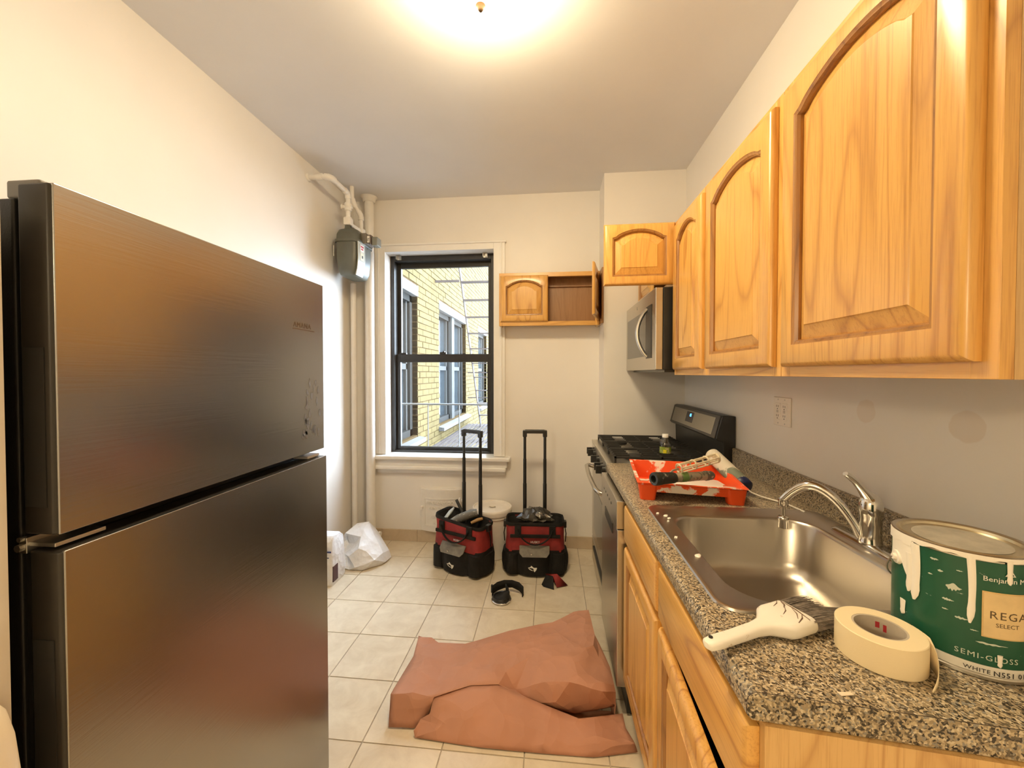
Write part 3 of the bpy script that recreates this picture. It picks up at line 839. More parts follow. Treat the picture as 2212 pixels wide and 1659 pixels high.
# backguard, tilted display panel
bgp = [(RD, 0.90), (RD, 1.162), (RD - 0.055, 1.166), (RD - 0.066, 1.160), (RD - 0.095, 1.048), (RD - 0.088, 1.038), (RD - 0.060, 1.030), (RD - 0.056, 0.90)]
bgo = MB().prism(bgp, 0.0, RW, 'x').build('backguard', M_blackp, rg, bevel=0.004)
def bgface(x0, x1, s0, s1, off, nm, m, par, bev=0.0, th=0.003):
    a = Vector((0, RD - 0.066, 1.160)); b = Vector((0, RD - 0.095, 1.048))
    d = b - a; nrm = Vector((0, d.z, -d.y)).normalized()
    if nrm.y > 0: nrm = -nrm
    mb = MB()
    def P(x, s, o): 
        p = a + d * s + nrm * o; return (x, p.y, p.z)
    mb.add([P(x0, s0, off), P(x1, s0, off), P(x1, s1, off), P(x0, s1, off), P(x0, s0, off + th), P(x1, s0, off + th), P(x1, s1, off + th), P(x0, s1, off + th)],
           [(0, 3, 2, 1), (4, 5, 6, 7), (0, 1, 5, 4), (1, 2, 6, 5), (2, 3, 7, 6), (3, 0, 4, 7)])
    return mb.build(nm, m, par, bevel=bev), P
fr1, _ = bgface(0.014, RW - 0.010, -0.02, 1.02, -0.001, 'panel_surround', mat('dark bezel', (0.05, 0.045, 0.04), 0.4), bgo, 0.002, 0.006)
fr2, _ = bgface(0.050, RW - 0.055, 0.10, 0.90, 0.0045, 'control_face', mat_steel('panel steel', (0.40, 0.38, 0.33), 0.35, (0.03, 1, 1)), bgo, 0.001, 0.003)
fr3, PF = bgface(0.300, 0.415, 0.16, 0.70, 0.007, 'display', mat('display glass', (0.02, 0.018, 0.02), 0.12), bgo, 0.0, 0.002)
tm = text_mb('05', 0.026, 0.0004)
def onface(x, y, z):
    p = PF(0.372 + x, 0.40 - y / 0.116, 0.0094 + z); return p
tm.fn(onface).build('clock_digits', mat_emit('blue digits', (0.06, 0.35, 1.0), 6.0), bgo)

# ------------------------------------------------------------------ dishwasher
dw = thing('dishwasher', 'slim stainless dishwasher built in under the worktop beside the range', 'dishwasher', (0.262, 2.050, 0.0), R(-90))
DWW = 0.462
MB().box(0.004, DWW - 0.002, 0.045, XR - 0.27, 0.01, 0.868).build('tub', M_blackp, dw)
MB().box(0.0, DWW, 0.0, 0.040, 0.755, 0.868).build('control_panel', M_steel, dw, bevel=0.003)
dd = MB().box(0.0, DWW, 0.003, 0.044, 0.115, 0.752).build('door', M_steel, dw, bevel=0.004)
MB().box(0.120, 0.345, 0.0006, 0.010, 0.690, 0.735).build('pocket_handle', M_blackp, dd, bevel=0.002)
MB().box(0.01, DWW - 0.01, 0.06, 0.075, 0.0, 0.115).build('toe_panel', M_blackp, dw)
for q in range(5):
    MB().cyl((0.10 + q * 0.055, 0.001, 0.815), (0.10 + q * 0.055, -0.0012, 0.815), 0.006, n=12).build('button', M_blackp, dw)

# ------------------------------------------------------------------ things on the worktop
CT = 0.9142
# paint can
can = thing('paint_can', 'gallon paint can with green label and white drips at the right edge of the worktop', 'paint can', (0.690, 0.730, CT))
CR = 0.0825; CH = 0.190
M_tin = mat('tin', (0.62, 0.60, 0.55), 0.28, 1.0)
MB().lathe([(0.0, 0.0015), (CR - 0.004, 0.0015), (CR - 0.002, 0.0), (CR + 0.001, 0.001), (CR + 0.001, 0.005), (CR - 0.001, 0.007), (CR - 0.001, CH - 0.008), (CR + 0.0012, CH - 0.006), (CR + 0.0012, CH - 0.001), (CR - 0.001, CH), (CR - 0.005, CH - 0.001), (CR - 0.006, CH - 0.006), (0.0, CH - 0.006)], 56).build('tin_body', M_tin, can, 35)
MB().lathe([(CR - 0.005, CH - 0.001), (CR - 0.008, CH + 0.0005), (CR - 0.011, CH - 0.001), (CR - 0.013, CH - 0.005), (0.0, CH - 0.005)], 56).build('lid', mat('tin lid', (0.62, 0.56, 0.42), 0.3, 0.9, var=0.15, vscale=20), can, 35)
def cylpatch(t0, t1, z0f, z1f, rad, nm, m, n=40, par=None, th=0.0006):
    mb = MB(); a = []; b = []; c_ = []; d_ = []
    for i in range(n + 1):
        t = R(t0 + (t1 - t0) * i / n); u = i / n
        z0 = z0f(u) if callable(z0f) else z0f; z1 = z1f(u) if callable(z1f) else z1f
        for L_, rr_, z in ((a, rad, z0), (b, rad, z1), (c_, rad + th, z0), (d_, rad + th, z1)):
            L_.append((rr_ * math.cos(t), rr_ * math.sin(t), z))
    vs = a + b + c_ + d_; m_ = n + 1; fs = []
    for i in range(n):
        fs += [(i, i + 1, m_ + i + 1, m_ + i), (2 * m_ + i, 3 * m_ + i, 3 * m_ + i + 1, 2 * m_ + i + 1), (i, 2 * m_ + i, 2 * m_ + i + 1, i + 1), (m_ + i, m_ + i + 1, 3 * m_ + i + 1, 3 * m_ + i)]
    fs += [(0, m_, 3 * m_, 2 * m_), (n, 2 * m_ + n, 3 * m_ + n, m_ + n)]
    return mb.add(vs, fs).build(nm, m, par or can, 40)
cylpatch(-200, 160, 0.022, 0.180, CR - 0.0008, 'green_label', M_green, 90)
cylpatch(-200, 160, 0.008, 0.0215, CR - 0.0008, 'white_band', mat('label white', (0.74, 0.72, 0.66), 0.5), 90)
cylpatch(-117, -60, 0.066, 0.136, CR + 0.0000, 'gold_panel', M_gold, 30)
cylpatch(-115.8, -60, 0.068, 0.134, CR + 0.0003, 'gold_panel_field', mat('gold field', (0.70, 0.53, 0.28), 0.5, var=0.08, vscale=40), 30)
# paint over the rim and drips
rsd = random.Random(5)
ph = [rsd.uniform(0, 6) for _ in range(6)]
cylpatch(-215, -60, lambda u: 0.1825 + 0.0012 * math.sin(u * 23 + ph[0]) + 0.0010 * math.sin(u * 57 + ph[1]) - (0.010 if u < 0.27 else 0) , CH - 0.001, CR + 0.0012, 'paint_rim', M_wpaint, 120)
cylpatch(-205, -171, lambda u: 0.135 + 0.02 * math.sin(u * 5), 0.182, CR + 0.0006, 'paint_smear', M_wpaint, 30)
def drip(t, z0, z1, w, nm='paint_drip', bend=0.0):
    n = 10; mb = MB(); rings = []
    for i in range(n + 1):
        u = i / n; z = z0 + (z1 - z0) * u
        ww = w * (1.0 if i < n - 2 else (1.15 if i == n - 2 else (1.0 if i == n - 1 else 0.35))) * (1.25 - 0.4 * u if u < 0.6 else 1.0)
        tt = t + bend * math.sin(u * 3.0)
        ring = []
        for k in range(7):
            s = -1 + 2 * k / 6
            th = R(tt + s * ww)
            rad = CR + 0.0008 + 0.0016 * (1 - s * s)
            ring.append((rad * math.cos(th), rad * math.sin(th), z))
        ring += [((CR - 0.001) * math.cos(R(tt)), (CR - 0.001) * math.sin(R(tt)), z)]
        rings.append(ring)
    mb.loft(rings); return mb.build(nm, M_wpaint, can, 60)
drip(-125.5, 0.186, 0.082, 2.6, bend=1.6)
drip(-170, 0.180, 0.086, 4.0, bend=2.0)
drip(-176, 0.160, 0.095, 3.4, bend=1.0)
drip(-96.5, 0.186, 0.150, 2.2)
drip(-183, 0.075, 0.050, 3.2)
drip(-103, 0.042, 0.024, 1.8)
for (t_, z_, a_, b_) in ((-137, 0.130, 6, .0065), (-141, 0.108, 4.5, .0022), (-131, 0.085, 5, .0022), (-147, 0.150, 2.2, .0022), (-109, 0.056, 12, .0018), (-152, 0.166, 3.5, .0022), (-143, 0.092, 2.4, .0012), (-122, 0.072, 3, .001), (-155, 0.140, 2.0, .0014), (-133, 0.158, 2.5, .001)):
    w1, w2 = rsd.uniform(2, 6), rsd.uniform(6, 14)
    cylpatch(t_ - a_, t_ + a_, lambda u, z_=z_, b_=b_, w1=w1, w2=w2: z_ - b_ * math.sin(math.pi * u ** 0.7) * (0.75 + 0.25 * math.sin(w2 * u * 3 + w1)), lambda u, z_=z_, b_=b_, w1=w1, w2=w2: z_ + b_ * math.sin(math.pi * u ** 0.7) * (0.7 + 0.3 * math.sin(w1 * u * 4 + w2)), CR + 0.0003, 'paint_fleck', M_letterg, 24)
MB().lathe([(0.058, CH - 0.0046), (0.055, CH - 0.0042), (0.0, CH - 0.0042)], 40).build('lid_smear', mat('smeared lid', (0.46, 0.43, 0.36), 0.5, 0.3, var=0.2, vscale=30), can, 40)
def cantext(s, size, t_c, z, m, nm, align='LEFT', sp_=1.0):
    tm = text_mb(s, size, 0.0002, align, sp_)
    # subdivide long edges is not needed for small letters; wrap on the cylinder
    def f(x, y, zz):
        th = R(t_c) + x / CR
        rr_ = CR + 0.0009 + zz
        return (rr_ * math.cos(th), rr_ * math.sin(th), z + y)
    tm.fn(f).build(nm, m, can)
cantext('Benjamin Moore', 0.0105, -117, 0.152, M_letterw, 'lettering')
cantext('REGAL', 0.0165, -112, 0.096, mat('brown ink', (0.10, 0.065, 0.03), 0.6), 'lettering', sp_=1.15)
cantext('SELECT', 0.0085, -107, 0.084, MATS['brown ink'], 'lettering')
cantext('SEMI-GLOSS', 0.0112, -136, 0.031, M_letterg, 'lettering', sp_=1.2)
cantext('WHITE', 0.0085, -129.5, 0.0105, M_ink, 'lettering', sp_=1.1)
cantext('N551 01', 0.0105, -108, 0.0095, M_ink, 'lettering', sp_=1.1)
tri = MB()
for (r0, r1) in ((0.0075, 0.0055),):
    o_ = [(r0 * math.cos(R(90 + 120 * i)), r0 * math.sin(R(90 + 120 * i))) for i in range(3)]
    i_ = [(r1 * math.cos(R(90 + 120 * i)) * 0.9, r1 * math.sin(R(90 + 120 * i)) * 0.9) for i in range(3)]
    def W3(p): 
        th = R(-96) + p[0] / CR; return ((CR + 0.001) * math.cos(th), (CR + 0.001) * math.sin(th), 0.166 + p[1])
    tri.add([W3(p) for p in o_ + i_], [(0, 1, 4, 3), (1, 2, 5, 4), (2, 0, 3, 5)])
tri.build('triangle_emblem', M_letterw, can)
th = R(-194); e = Vector((math.cos(th), math.sin(th), 0))
MB().cyl(tuple(e * (CR - .001) + Vector((0, 0, .142))), tuple(e * (CR + 0.003) + Vector((0, 0, .142))), 0.013, 0.011, 20).cyl(tuple(e * (CR + .002) + Vector((0, 0, .142))), tuple(e * (CR + 0.007) + Vector((0, 0, .142))), 0.006, 0.005, 14).build('handle_ear', M_wpaint, can, 40)
wp = []
for i in range(25):
    a = R(-194 + 180 * i / 24)
    rr_ = CR + 0.006
    wp.append((rr_ * math.cos(a), rr_ * math.sin(a), 0.142 - 0.075 * math.sin(math.pi * i / 24)))
wp = [(p[0], p[1], p[2]) for p in wp]
back = [(-(p[0] - 0) * 1 if False else p[0], p[1], p[2]) for p in wp]
# the bail hangs down the far side of the can
bail = []
for i in range(25):
    a = R(-194 - 180 * i / 24)
    rr_ = CR + 0.006
    bail.append((rr_ * math.cos(a), rr_ * math.sin(a), 0.142 - 0.080 * math.sin(math.pi * i / 24)))
MB().tube(bail, 0.0016, 8).build('bail_handle', M_metal, can, 60)

# masking tape roll
tp = thing('masking_tape', 'cream roll of masking tape with a loose end, beside the paint can', 'tape roll', (0.540, 0.695, CT))
TR, TI, TH = 0.0575, 0.0352, 0.048
MB().loft([[(r * math.cos(2 * math.pi * k / 64), r * math.sin(2 * math.pi * k / 64), z) for k in range(64)] for r, z in
           ((TI, 0.0), (TR - 0.001, 0.0), (TR, 0.001), (TR, TH - 0.001), (TR - 0.001, TH), (TI, TH))], closed=True).build('tape', M_tape, tp, 40)
MB().loft([[(r * math.cos(2 * math.pi * k / 48), r * math.sin(2 * math.pi * k / 48), z) for k in range(48)] for r, z in
           ((TI - 0.003, 0.0005), (TI, 0.0005), (TI, TH - 0.0005), (TI - 0.003, TH - 0.0005))], closed=True).build('core', M_core, tp, 40)
tail = []
for i in range(11):
    u = i / 10
    q0, q1, q2 = Vector((0.0574, 0.010)), Vector((0.066, -0.046)), Vector((0.013, -0.077))
    q = q0 * (1 - u) ** 2 + q1 * 2 * u * (1 - u) + q2 * u * u
    tail.append(Vector((q.x, q.y, 0)))
mb = MB(); lo = []; hi = []
for i, p in enumerate(tail):
    u = i / 10
    lo.append((p.x, p.y, 0.001)); hi.append((p.x, p.y, TH - 0.001 - 0.043 * max(0, u - 0.30) / 0.70))
n_ = len(tail)
mb.add(lo + hi, [(i, i + 1, n_ + i + 1, n_ + i) for i in range(n_ - 1)])
mb.build('loose_end', M_tape, tp, 60, solid=0.0008)
def coremark(t0, t1, z0, z1):
    mb = MB(); a = []
    for i in range(7):
        t = R(t0 + (t1 - t0) * i / 6)
        a.append(((TI - 0.0034) * math.cos(t), (TI - 0.0034) * math.sin(t)))
    mb.add([(p[0], p[1], z0) for p in a] + [(p[0], p[1], z1) for p in a], [(i, i + 1, 8 + i, 7 + i) for i in range(6)])
    mb.build('core_print', M_redink, tp)
coremark(140, 163, 0.033, 0.041); coremark(52, 62, 0.030, 0.040); coremark(36, 44, 0.026, 0.038)

# paint brush lying on the worktop, handle overhanging the front edge
br_ = thing('paint_brush', 'wide paint brush with a white paint-caked handle and grey bristles on the worktop', 'brush', (0.258, 0.672, CT), R(26))
def bring(x, hw, hh, z, k=6):
    return [(x, p[0], p[1] + z) for p in [(q[0], q[1]) for q in rrect(0, 0, hw, hh, min(hw, hh) * 0.9, 0, k)]]
hs = [(0.0, 0.006, 0.005, .013), (0.004, 0.011, 0.007, .013), (0.020, 0.013, 0.008, .013), (0.060, 0.0125, 0.0085, .013), (0.110, 0.0125, 0.010, .014), (0.135, 0.016, 0.0115, .014), (0.150, 0.026, 0.0125, .0145), (0.162, 0.036, 0.0135, .0145), (0.172, 0.0385, 0.0140, .0150), (0.215, 0.0385, 0.0135, .0150), (0.220, 0.037, 0.0125, .0150)]
MB().loft([bring(*q) for q in hs]).build('handle', M_brushp, br_, 50)
MB().cyl((0.014, 0.004, 0.0150), (0.014, 0.004, 0.0222), 0.0035, n=12).build('hang_hole', M_blackm, br_, 40)
bm_ = MB(); rb_ = random.Random(11)
for i in range(420):
    y = rb_.uniform(-0.036, 0.036); z = rb_.uniform(0.004, 0.025)
    ln = 0.066 + 0.012 * (y / 0.036) + rb_.uniform(-0.006, 0.006)
    y2 = y * 1.05 + rb_.uniform(-0.004, 0.004) - 0.006; z2 = 0.004 + (z - 0.003) * 0.75 + rb_.uniform(-0.001, 0.004)
    bm_.tube([(0.212, y, z), (0.216 + ln * 0.55, (y + y2) / 2, (z + z2) / 2 + .002), (0.218 + ln, y2, max(0.0015, z2))], [0.0011, 0.0010, 0.0003], 4, False)
bo = bm_.build('bristles', M_bristle, br_, 60); bo['kind'] = 'stuff'
fs_ = MB()
for (p, q, w) in (((0.180, -0.030), (0.212, -0.014), .0012), ((0.190, -0.022), (0.212, 0.004), .0010), ((0.178, -0.004), (0.204, 0.012), .0010), ((0.200, 0.010), (0.214, 0.026), .0016), ((0.186, 0.020), (0.212, 0.033), .0008), ((0.206, -0.032), (0.216, 0.030), .0012)):
    fs_.tube([(p[0], p[1], 0.0288), ((p[0] + q[0]) / 2 + .002, (p[1] + q[1]) / 2 - .002, 0.0290), (q[0], q[1], 0.0286)], [w * .5, w, w * .4], 5)
fs_.build('ferrule_scratch', mat('scratch brown', (0.16, 0.09, 0.06), 0.6), br_)
MB().box(0.0, 0.020, 0.0, 0.007, 0.0, 0.001).xf(Matrix.Rotation(0.3, 4, 'Z')).fn(lambda x, y, z: (x, y * (1 - x * 20) , z)).build('paper_scrap', mat('scrap', (0.78, 0.66, 0.50), 0.7))
sc = bpy.data.objects['paper_scrap']; sc.location = (0.418, 0.600, CT); tag(sc, 'tiny torn paper scrap on the worktop before the tape roll', 'scrap')

# roller tray
tr = thing('paint_tray', 'orange plastic roller tray smeared with white paint behind the sink', 'paint tray', (0.322, 1.470, CT), R(-6))
TW, TD = 0.362, 0.315
def q4(x0, x1, y0, y1, z00, z10, z11, z01): return [(x0, y0, z00), (x1, y0, z10), (x1, y1, z11), (x0, y1, z01)]
outer = [q4(0.016, TW - 0.012, 0.010, TD - 0.010, 0.030, 0.024, 0.004, 0.004), q4(0.004, TW - 0.004, 0.002, TD - 0.002, 0.062, 0.056, 0.074, 0.076), q4(-0.006, TW + 0.006, -0.006, TD + 0.006, 0.064, 0.058, 0.076, 0.078),
         q4(-0.006, TW + 0.006, -0.006, TD + 0.006, 0.067, 0.061, 0.079, 0.081), q4(0.006, TW - 0.006, 0.004, TD - 0.004, 0.067, 0.061, 0.079, 0.081), q4(0.020, TW - 0.016, 0.014, TD - 0.014, 0.033, 0.027, 0.007, 0.007)]
MB().loft(outer).build('tray', M_orange_s, tr, bevel=0.004)
for (fx, fy) in ((0.002, 0.0), (TW - 0.062, 0.0), ):
    MB().loft([rrect(fx + 0.032, fy + 0.028, 0.027, 0.023, 0.014, 0.0), rrect(fx + 0.032, fy + 0.028, 0.034, 0.029, 0.012, 0.056)]).build('foot', M_orange, tr, 40)
MB().loft([rrect(TW * 0.64, TD * 0.46, TW * 0.29, TD * 0.36, 0.05, 0.018), rrect(TW * 0.64, TD * 0.46, TW * 0.28, TD * 0.35, 0.05, 0.021)]).fn(lambda x, y, z: (x, y, z + 0.024 - 0.075 * y + 0.003 * math.sin(40 * x) * math.sin(33 * y))).build('paint_pool', M_wpaint, tr, 50)
MB().box(0.010, 0.11, 0.10, 0.112, 0.03, 0.050).build('well_step', M_orange_s, tr, bevel=0.002)
def rim_smear(x0, x1, y0, y1, z, nm='paint_smear'):
    pts = []
    for i in range(12):
        a = 2 * math.pi * i / 12
        pts.append(((x0 + x1) / 2 + (x1 - x0) / 2 * math.cos(a) * rsd.uniform(.8, 1.05), (y0 + y1) / 2 + (y1 - y0) / 2 * math.sin(a)))
    MB().prism(pts, z, z + 0.0015).build(nm, M_wpaint, tr)
rim_smear(0.03, 0.13, 0.000, 0.006, 0.0665); rim_smear(0.18, 0.33, -0.002, 0.006, 0.0628)

# roller frame lying across the tray: hollow grip towards the camera
rf = thing('paint_roller', 'paint roller frame with a dark hollow grip resting across the orange tray', 'paint roller', (0.355, 1.395, CT + 0.098), 0)
ax = Vector((0.245, 0.120, -0.012)).normalized()
def along(t): return tuple(ax * t)
def ringtube(mb, t0, t1, r0, r1, ri, n=24):
    return mb
u_ = ax.cross(Vector((0, 0, 1))).normalized(); w_ = u_.cross(ax).normalized()
def ring_at(t, r, n=24): return [tuple(ax * t + (u_ * math.cos(2 * math.pi * k / n) + w_ * math.sin(2 * math.pi * k / n)) * r) for k in range(n)]
MB().loft([ring_at(0.070, 0.011), ring_at(0.004, 0.012), ring_at(0.0, 0.013), ring_at(0.0, 0.0215), ring_at(0.004, 0.023), ring_at(0.018, 0.0235), ring_at(0.020, 0.022), ring_at(0.030, 0.0225), ring_at(0.032, 0.0215), ring_at(0.085, 0.0195), ring_at(0.092, 0.018), ring_at(0.092, 0.0)]).build('grip', mat_paint_smear('dark grip', (0.014, 0.018, 0.015), (0.30, 0.29, 0.25), 45, 0.66), rf, 40)
MB().tube([along(t) for t in (0.086, 0.12, 0.16, 0.2, 0.235)], [0.0165, 0.0165, 0.017, 0.016, 0.0165], 20).build('sleeve', mat_paint_smear('taped sleeve', (0.36, 0.30, 0.22), (0.16, 0.16, 0.12), 30, 0.55, 0.25), rf, 60)
MB().tube([along(t) for t in (0.118, 0.146)], [0.0174, 0.0174], 20).build('green_band', mat('faded green', (0.14, 0.24, 0.07), 0.5), rf, 60)
MB().tube([along(t) for t in (0.232, 0.237, 0.240, 0.247, 0.252, 0.262, 0.266, 0.272)], [0.017, 0.0185, 0.017, 0.018, 0.0165, 0.0165, 0.015, 0.012], 20).build('collar', mat_paint_smear('grey collar', (0.12, 0.12, 0.10), (0.55, 0.50, 0.42), 60, 0.58), rf, 60)
cg = MB()
o0 = Vector((0.105, 0.060, 0.024)); dirc = Vector((0.155, 0.060, 0.030)).normalized(); L_ = 0.165
uu = dirc.cross(Vector((0, 0, 1))).normalized(); ww_ = uu.cross(dirc)
for k in range(5):
    a = 2 * math.pi * k / 5 + 0.3
    off = (uu * math.cos(a) + ww_ * math.sin(a)) * 0.016
    cg.tube([tuple(o0 + off), tuple(o0 + off + dirc * L_)], 0.0028, 6)
for tt in (0.0, 0.062, 0.118, L_):
    ringp = [tuple(o0 + dirc * tt + (uu * math.cos(2 * math.pi * k / 20) + ww_ * math.sin(2 * math.pi * k / 20)) * 0.0165) for k in range(20)]
    cg.tube(ringp, 0.0032, 6, closed=True)
cg.cyl(tuple(o0 + dirc * (L_ - 0.004)), tuple(o0 + dirc * (L_ + 0.004)), 0.016, 0.017, 20)
cg.build('cage', mat('yellowed cage plastic', (0.66, 0.58, 0.42), 0.45, var=0.15, vscale=60), rf, 50)
MB().tube([tuple(o0 - dirc * 0.002), (0.080, 0.048, 0.020), (0.060, 0.034, 0.008), along(0.045)], [0.004] * 4, 8).build('wire_arm', M_metal, rf, 60)

# second roller, standing between tray and wall
r2 = thing('roller_cover', 'worn green and grey paint roller with a blue end between tray and wall', 'paint roller', (0.735, 1.560, CT + 0.033), 0)
d2 = Vector((-0.030, 0.160, 0.060)).normalized()
P2 = lambda t: tuple(d2 * t)
MB().tube([P2(t) for t in (0.0, 0.004, 0.03, 0.08, 0.13, 0.20, 0.225, 0.23)], [0.024, 0.029, 0.031, 0.031, 0.031, 0.031, 0.030, 0.026], 24).build('nap', mat_paint_smear('green grey nap', (0.17, 0.19, 0.14), (0.62, 0.57, 0.47), 9, 0.52, 0.8), r2, 60)
MB().tube([P2(t) for t in (-0.006, 0.0, 0.022)], [0.022, 0.0305, 0.0318], 24).build('end_band', mat('blue end', (0.010, 0.016, 0.07), 0.4), r2, 60)
MB().tube([P2(-0.006), (0.012, -0.022, -0.014), (0.040, -0.035, -0.024), (0.070, -0.060, -0.0285), (0.093, -0.100, -0.0285), (0.105, -0.180, -0.0285)], 0.0032, 8).build('wire_arm', mat('white wire', (0.70, 0.66, 0.58), 0.4), r2, 60)

# bottle on the cooktop
bt = thing('plastic_bottle', 'small clear plastic bottle with white cap standing on the stove grates', 'bottle', (0.612, 2.165, 0.9475))
M_bott = mat_glass('bottle plastic', (0.80, 0.80, 0.76), 0.14, 0.08)
MB().lathe([(0.0, 0.001), (0.026, 0.0), (0.029, 0.004), (0.030, 0.010), (0.029, 0.030), (0.030, 0.048), (0.0285, 0.062), (0.022, 0.076), (0.015, 0.086), (0.013, 0.092)], 28).build('bottle', M_bott, bt, 60)
MB().lathe([(0.0, 0.088), (0.0165, 0.088), (0.0165, 0.104), (0.015, 0.106), (0.0, 0.106)], 24).build('cap', mat('cap white', (0.80, 0.79, 0.76), 0.4), bt, 40)
def bpatch(t0, t1, z0, z1, r, m, nm):
    mb = MB(); n = 16; a = []
    for i in range(n + 1):
        t = R(t0 + (t1 - t0) * i / n); a.append((r * math.cos(t), r * math.sin(t)))
    mb.add([(p[0], p[1], z0) for p in a] + [(p[0], p[1], z1) for p in a], [(i, i + 1, n + 2 + i, n + 1 + i) for i in range(n)])
    mb.build(nm, m, bt, 60)
bpatch(-175, -30, 0.006, 0.040, 0.0305, mat_paint_smear('bottle label', (0.22, 0.30, 0.03), (0.45, 0.38, 0.20), 50, 0.55), 'label')
bpatch(-125, -95, 0.008, 0.026, 0.0309, mat('label yellow', (0.70, 0.60, 0.02), 0.5), 'label_badge')

# outlet plate on the right wall
ot = thing('wall_outlet', 'beige double wall outlet plate above the worktop upstand', 'outlet', (XR - 0.0005, 1.672, 1.225), R(-90))
MB().box(-0.058, 0.058, -0.006, 0.0, -0.058, 0.058).build('plate', M_outlet, ot, bevel=0.003)
for s in (-1, 1):
    rc = MB().box(s * 0.023 - 0.0165, s * 0.023 + 0.0165, -0.0085, -0.004, -0.034, 0.034).build('receptacle', M_outlet, ot, bevel=0.001)
    for zz in (-0.019, 0.019):
        MB().box(s * 0.023 - 0.007, s * 0.023 - 0.005, -0.009, -0.008, zz - 0.002, zz + 0.006).box(s * 0.023 + 0.005, s * 0.023 + 0.007, -0.009, -0.008, zz - 0.002, zz + 0.006).cyl((s * 0.023, -0.009, zz - 0.009), (s * 0.023, -0.008, zz - 0.009), 0.0024, n=8).build('slots', M_ink, rc)
    MB().box(s * 0.023 - 0.006, s * 0.023 + 0.006, -0.0095, -0.008, -0.0045, -0.001).box(s * 0.023 - 0.006, s * 0.023 + 0.006, -0.0095, -0.008, 0.001, 0.0045).build('test_button', mat('button grey', (0.45, 0.42, 0.38), 0.5), rc)
    for zz in (-0.048, 0.048):
        MB().cyl((s * 0.023, -0.0068, zz), (s * 0.023, -0.0055, zz), 0.003, n=10).build('screw', M_metal, ot, 40)
# ------------------------------------------------------------------ gas meter and pipes
gm = thing('gas_meter', 'dark grey-green gas meter hanging from white pipes in the left far corner', 'gas meter', (-1.468, 2.815, 2.085))
gm.scale = (0.90, 0.93, 0.93)
def mring(hx, hy, z, k=6, notch=0.0):
    p = rrect(0, 0, hx, hy, min(hx, hy) * 0.55, z, k)
    # two diaphragm lobes: pinch the end faces in the middle
    return [(x, y * (1 - notch * max(0, 1 - (x / (hx * 0.45)) ** 2)), zz) for x, y, zz in p]
MB().loft([mring(0.052, 0.095, 0.0, notch=.10), mring(0.068, 0.116, 0.012, notch=.10), mring(0.084, 0.130, 0.05, notch=.09), mring(0.094, 0.137, 0.14, notch=.07), mring(0.096, 0.139, 0.258, notch=.05)]).build('lower_case', M_meter, gm, 45)
MB().loft([mring(0.104, 0.147, 0.258), mring(0.106, 0.149, 0.262), mring(0.106, 0.149, 0.276), mring(0.104, 0.147, 0.280)]).build('seam_flange', M_meter, gm, 45)
for i in range(8):
    a = 2 * math.pi * i / 8 + 0.3
    MB().cyl((0.098 * math.cos(a), 0.14 * math.sin(a), 0.250), (0.098 * math.cos(a), 0.14 * math.sin(a), 0.288), 0.006, n=6).build('flange_bolt', M_meter, gm)
MB().loft([mring(0.098, 0.140, 0.280), mring(0.094, 0.136, 0.325), mring(0.080, 0.122, 0.358), mring(0.062, 0.104, 0.368)]).build('upper_case', M_meter, gm, 45)
for yy in (-0.095, 0.090):
    MB().lathe([(0.034, 0.320), (0.030, 0.350), (0.024, 0.375), (0.022, 0.400), (0.027, 0.402), (0.027, 0.414), (0.0, 0.414)], 20, (0.0 if yy < 0 else 0.0, yy, 0)).build('inlet_spud', M_meter, gm, 40)
# index box on the front (room side)
ib = MB().box(0.090, 0.135, -0.060, 0.065, 0.262, 0.345).build('index_box', mat('index housing', (0.17, 0.15, 0.12), 0.45), gm, bevel=0.004)
MB().box(0.135, 0.170, -0.050, 0.050, 0.262, 0.335).build('index_cover', mat('index glass', (0.10, 0.07, 0.06), 0.15), ib, bevel=0.006)
MB().box(0.138, 0.160, -0.0515, -0.0495, 0.272, 0.325).build('dial_face', mat('dial white', (0.72, 0.70, 0.66), 0.5), ib)
MB().box(0.141, 0.157, -0.0522, -0.0512, 0.300, 0.304).box(0.141, 0.150, -0.0522, -0.0512, 0.288, 0.294).build('dial_marks', M_ink, ib)
MB().box(0.170, 0.215, -0.035, 0.045, 0.255, 0.322).build('transmitter', mat('transmitter grey', (0.20, 0.20, 0.17), 0.5), ib, bevel=0.005)
# curved front plate with stickers
pl = MB().loft([[(0.098, -0.132, 0.26), (0.104, -0.132, 0.26), (0.104, -0.02, 0.26), (0.098, -0.02, 0.26)], [(0.101, -0.136, 0.13), (0.107, -0.136, 0.13), (0.107, -0.02, 0.13), (0.101, -0.02, 0.13)],
                [(0.092, -0.134, 0.05), (0.099, -0.134, 0.05), (0.099, -0.02, 0.05), (0.092, -0.02, 0.05)], [(0.074, -0.125, 0.005), (0.082, -0.125, 0.003), (0.082, -0.02, 0.003), (0.074, -0.02, 0.005)]])
plo = pl.build('front_plate', M_meterl, gm, 50)
MB().box(0.1045, 0.1085, -0.105, -0.045, 0.120, 0.245).build('sticker', mat('sticker', (0.55, 0.53, 0.45), 0.5), plo)
MB().box(0.1082, 0.1092, -0.102, -0.048, 0.192, 0.243).build('sticker_top', mat('sticker white', (0.75, 0.74, 0.72), 0.5), plo)
MB().box(0.1090, 0.1096, -0.098, -0.052, 0.222, 0.234).box(0.1090, 0.1096, -0.092, -0.060, 0.203, 0.215).build('red_print', M_redink, plo)
MB().box(0.1082, 0.1090, -0.100, -0.050, 0.125, 0.180).build('sticker_low', mat('sticker cream', (0.60, 0.58, 0.44), 0.5), plo)
MB().box(0.1089, 0.1094, -0.082, -0.062, 0.140, 0.160).build('dark_print', M_ink, plo)
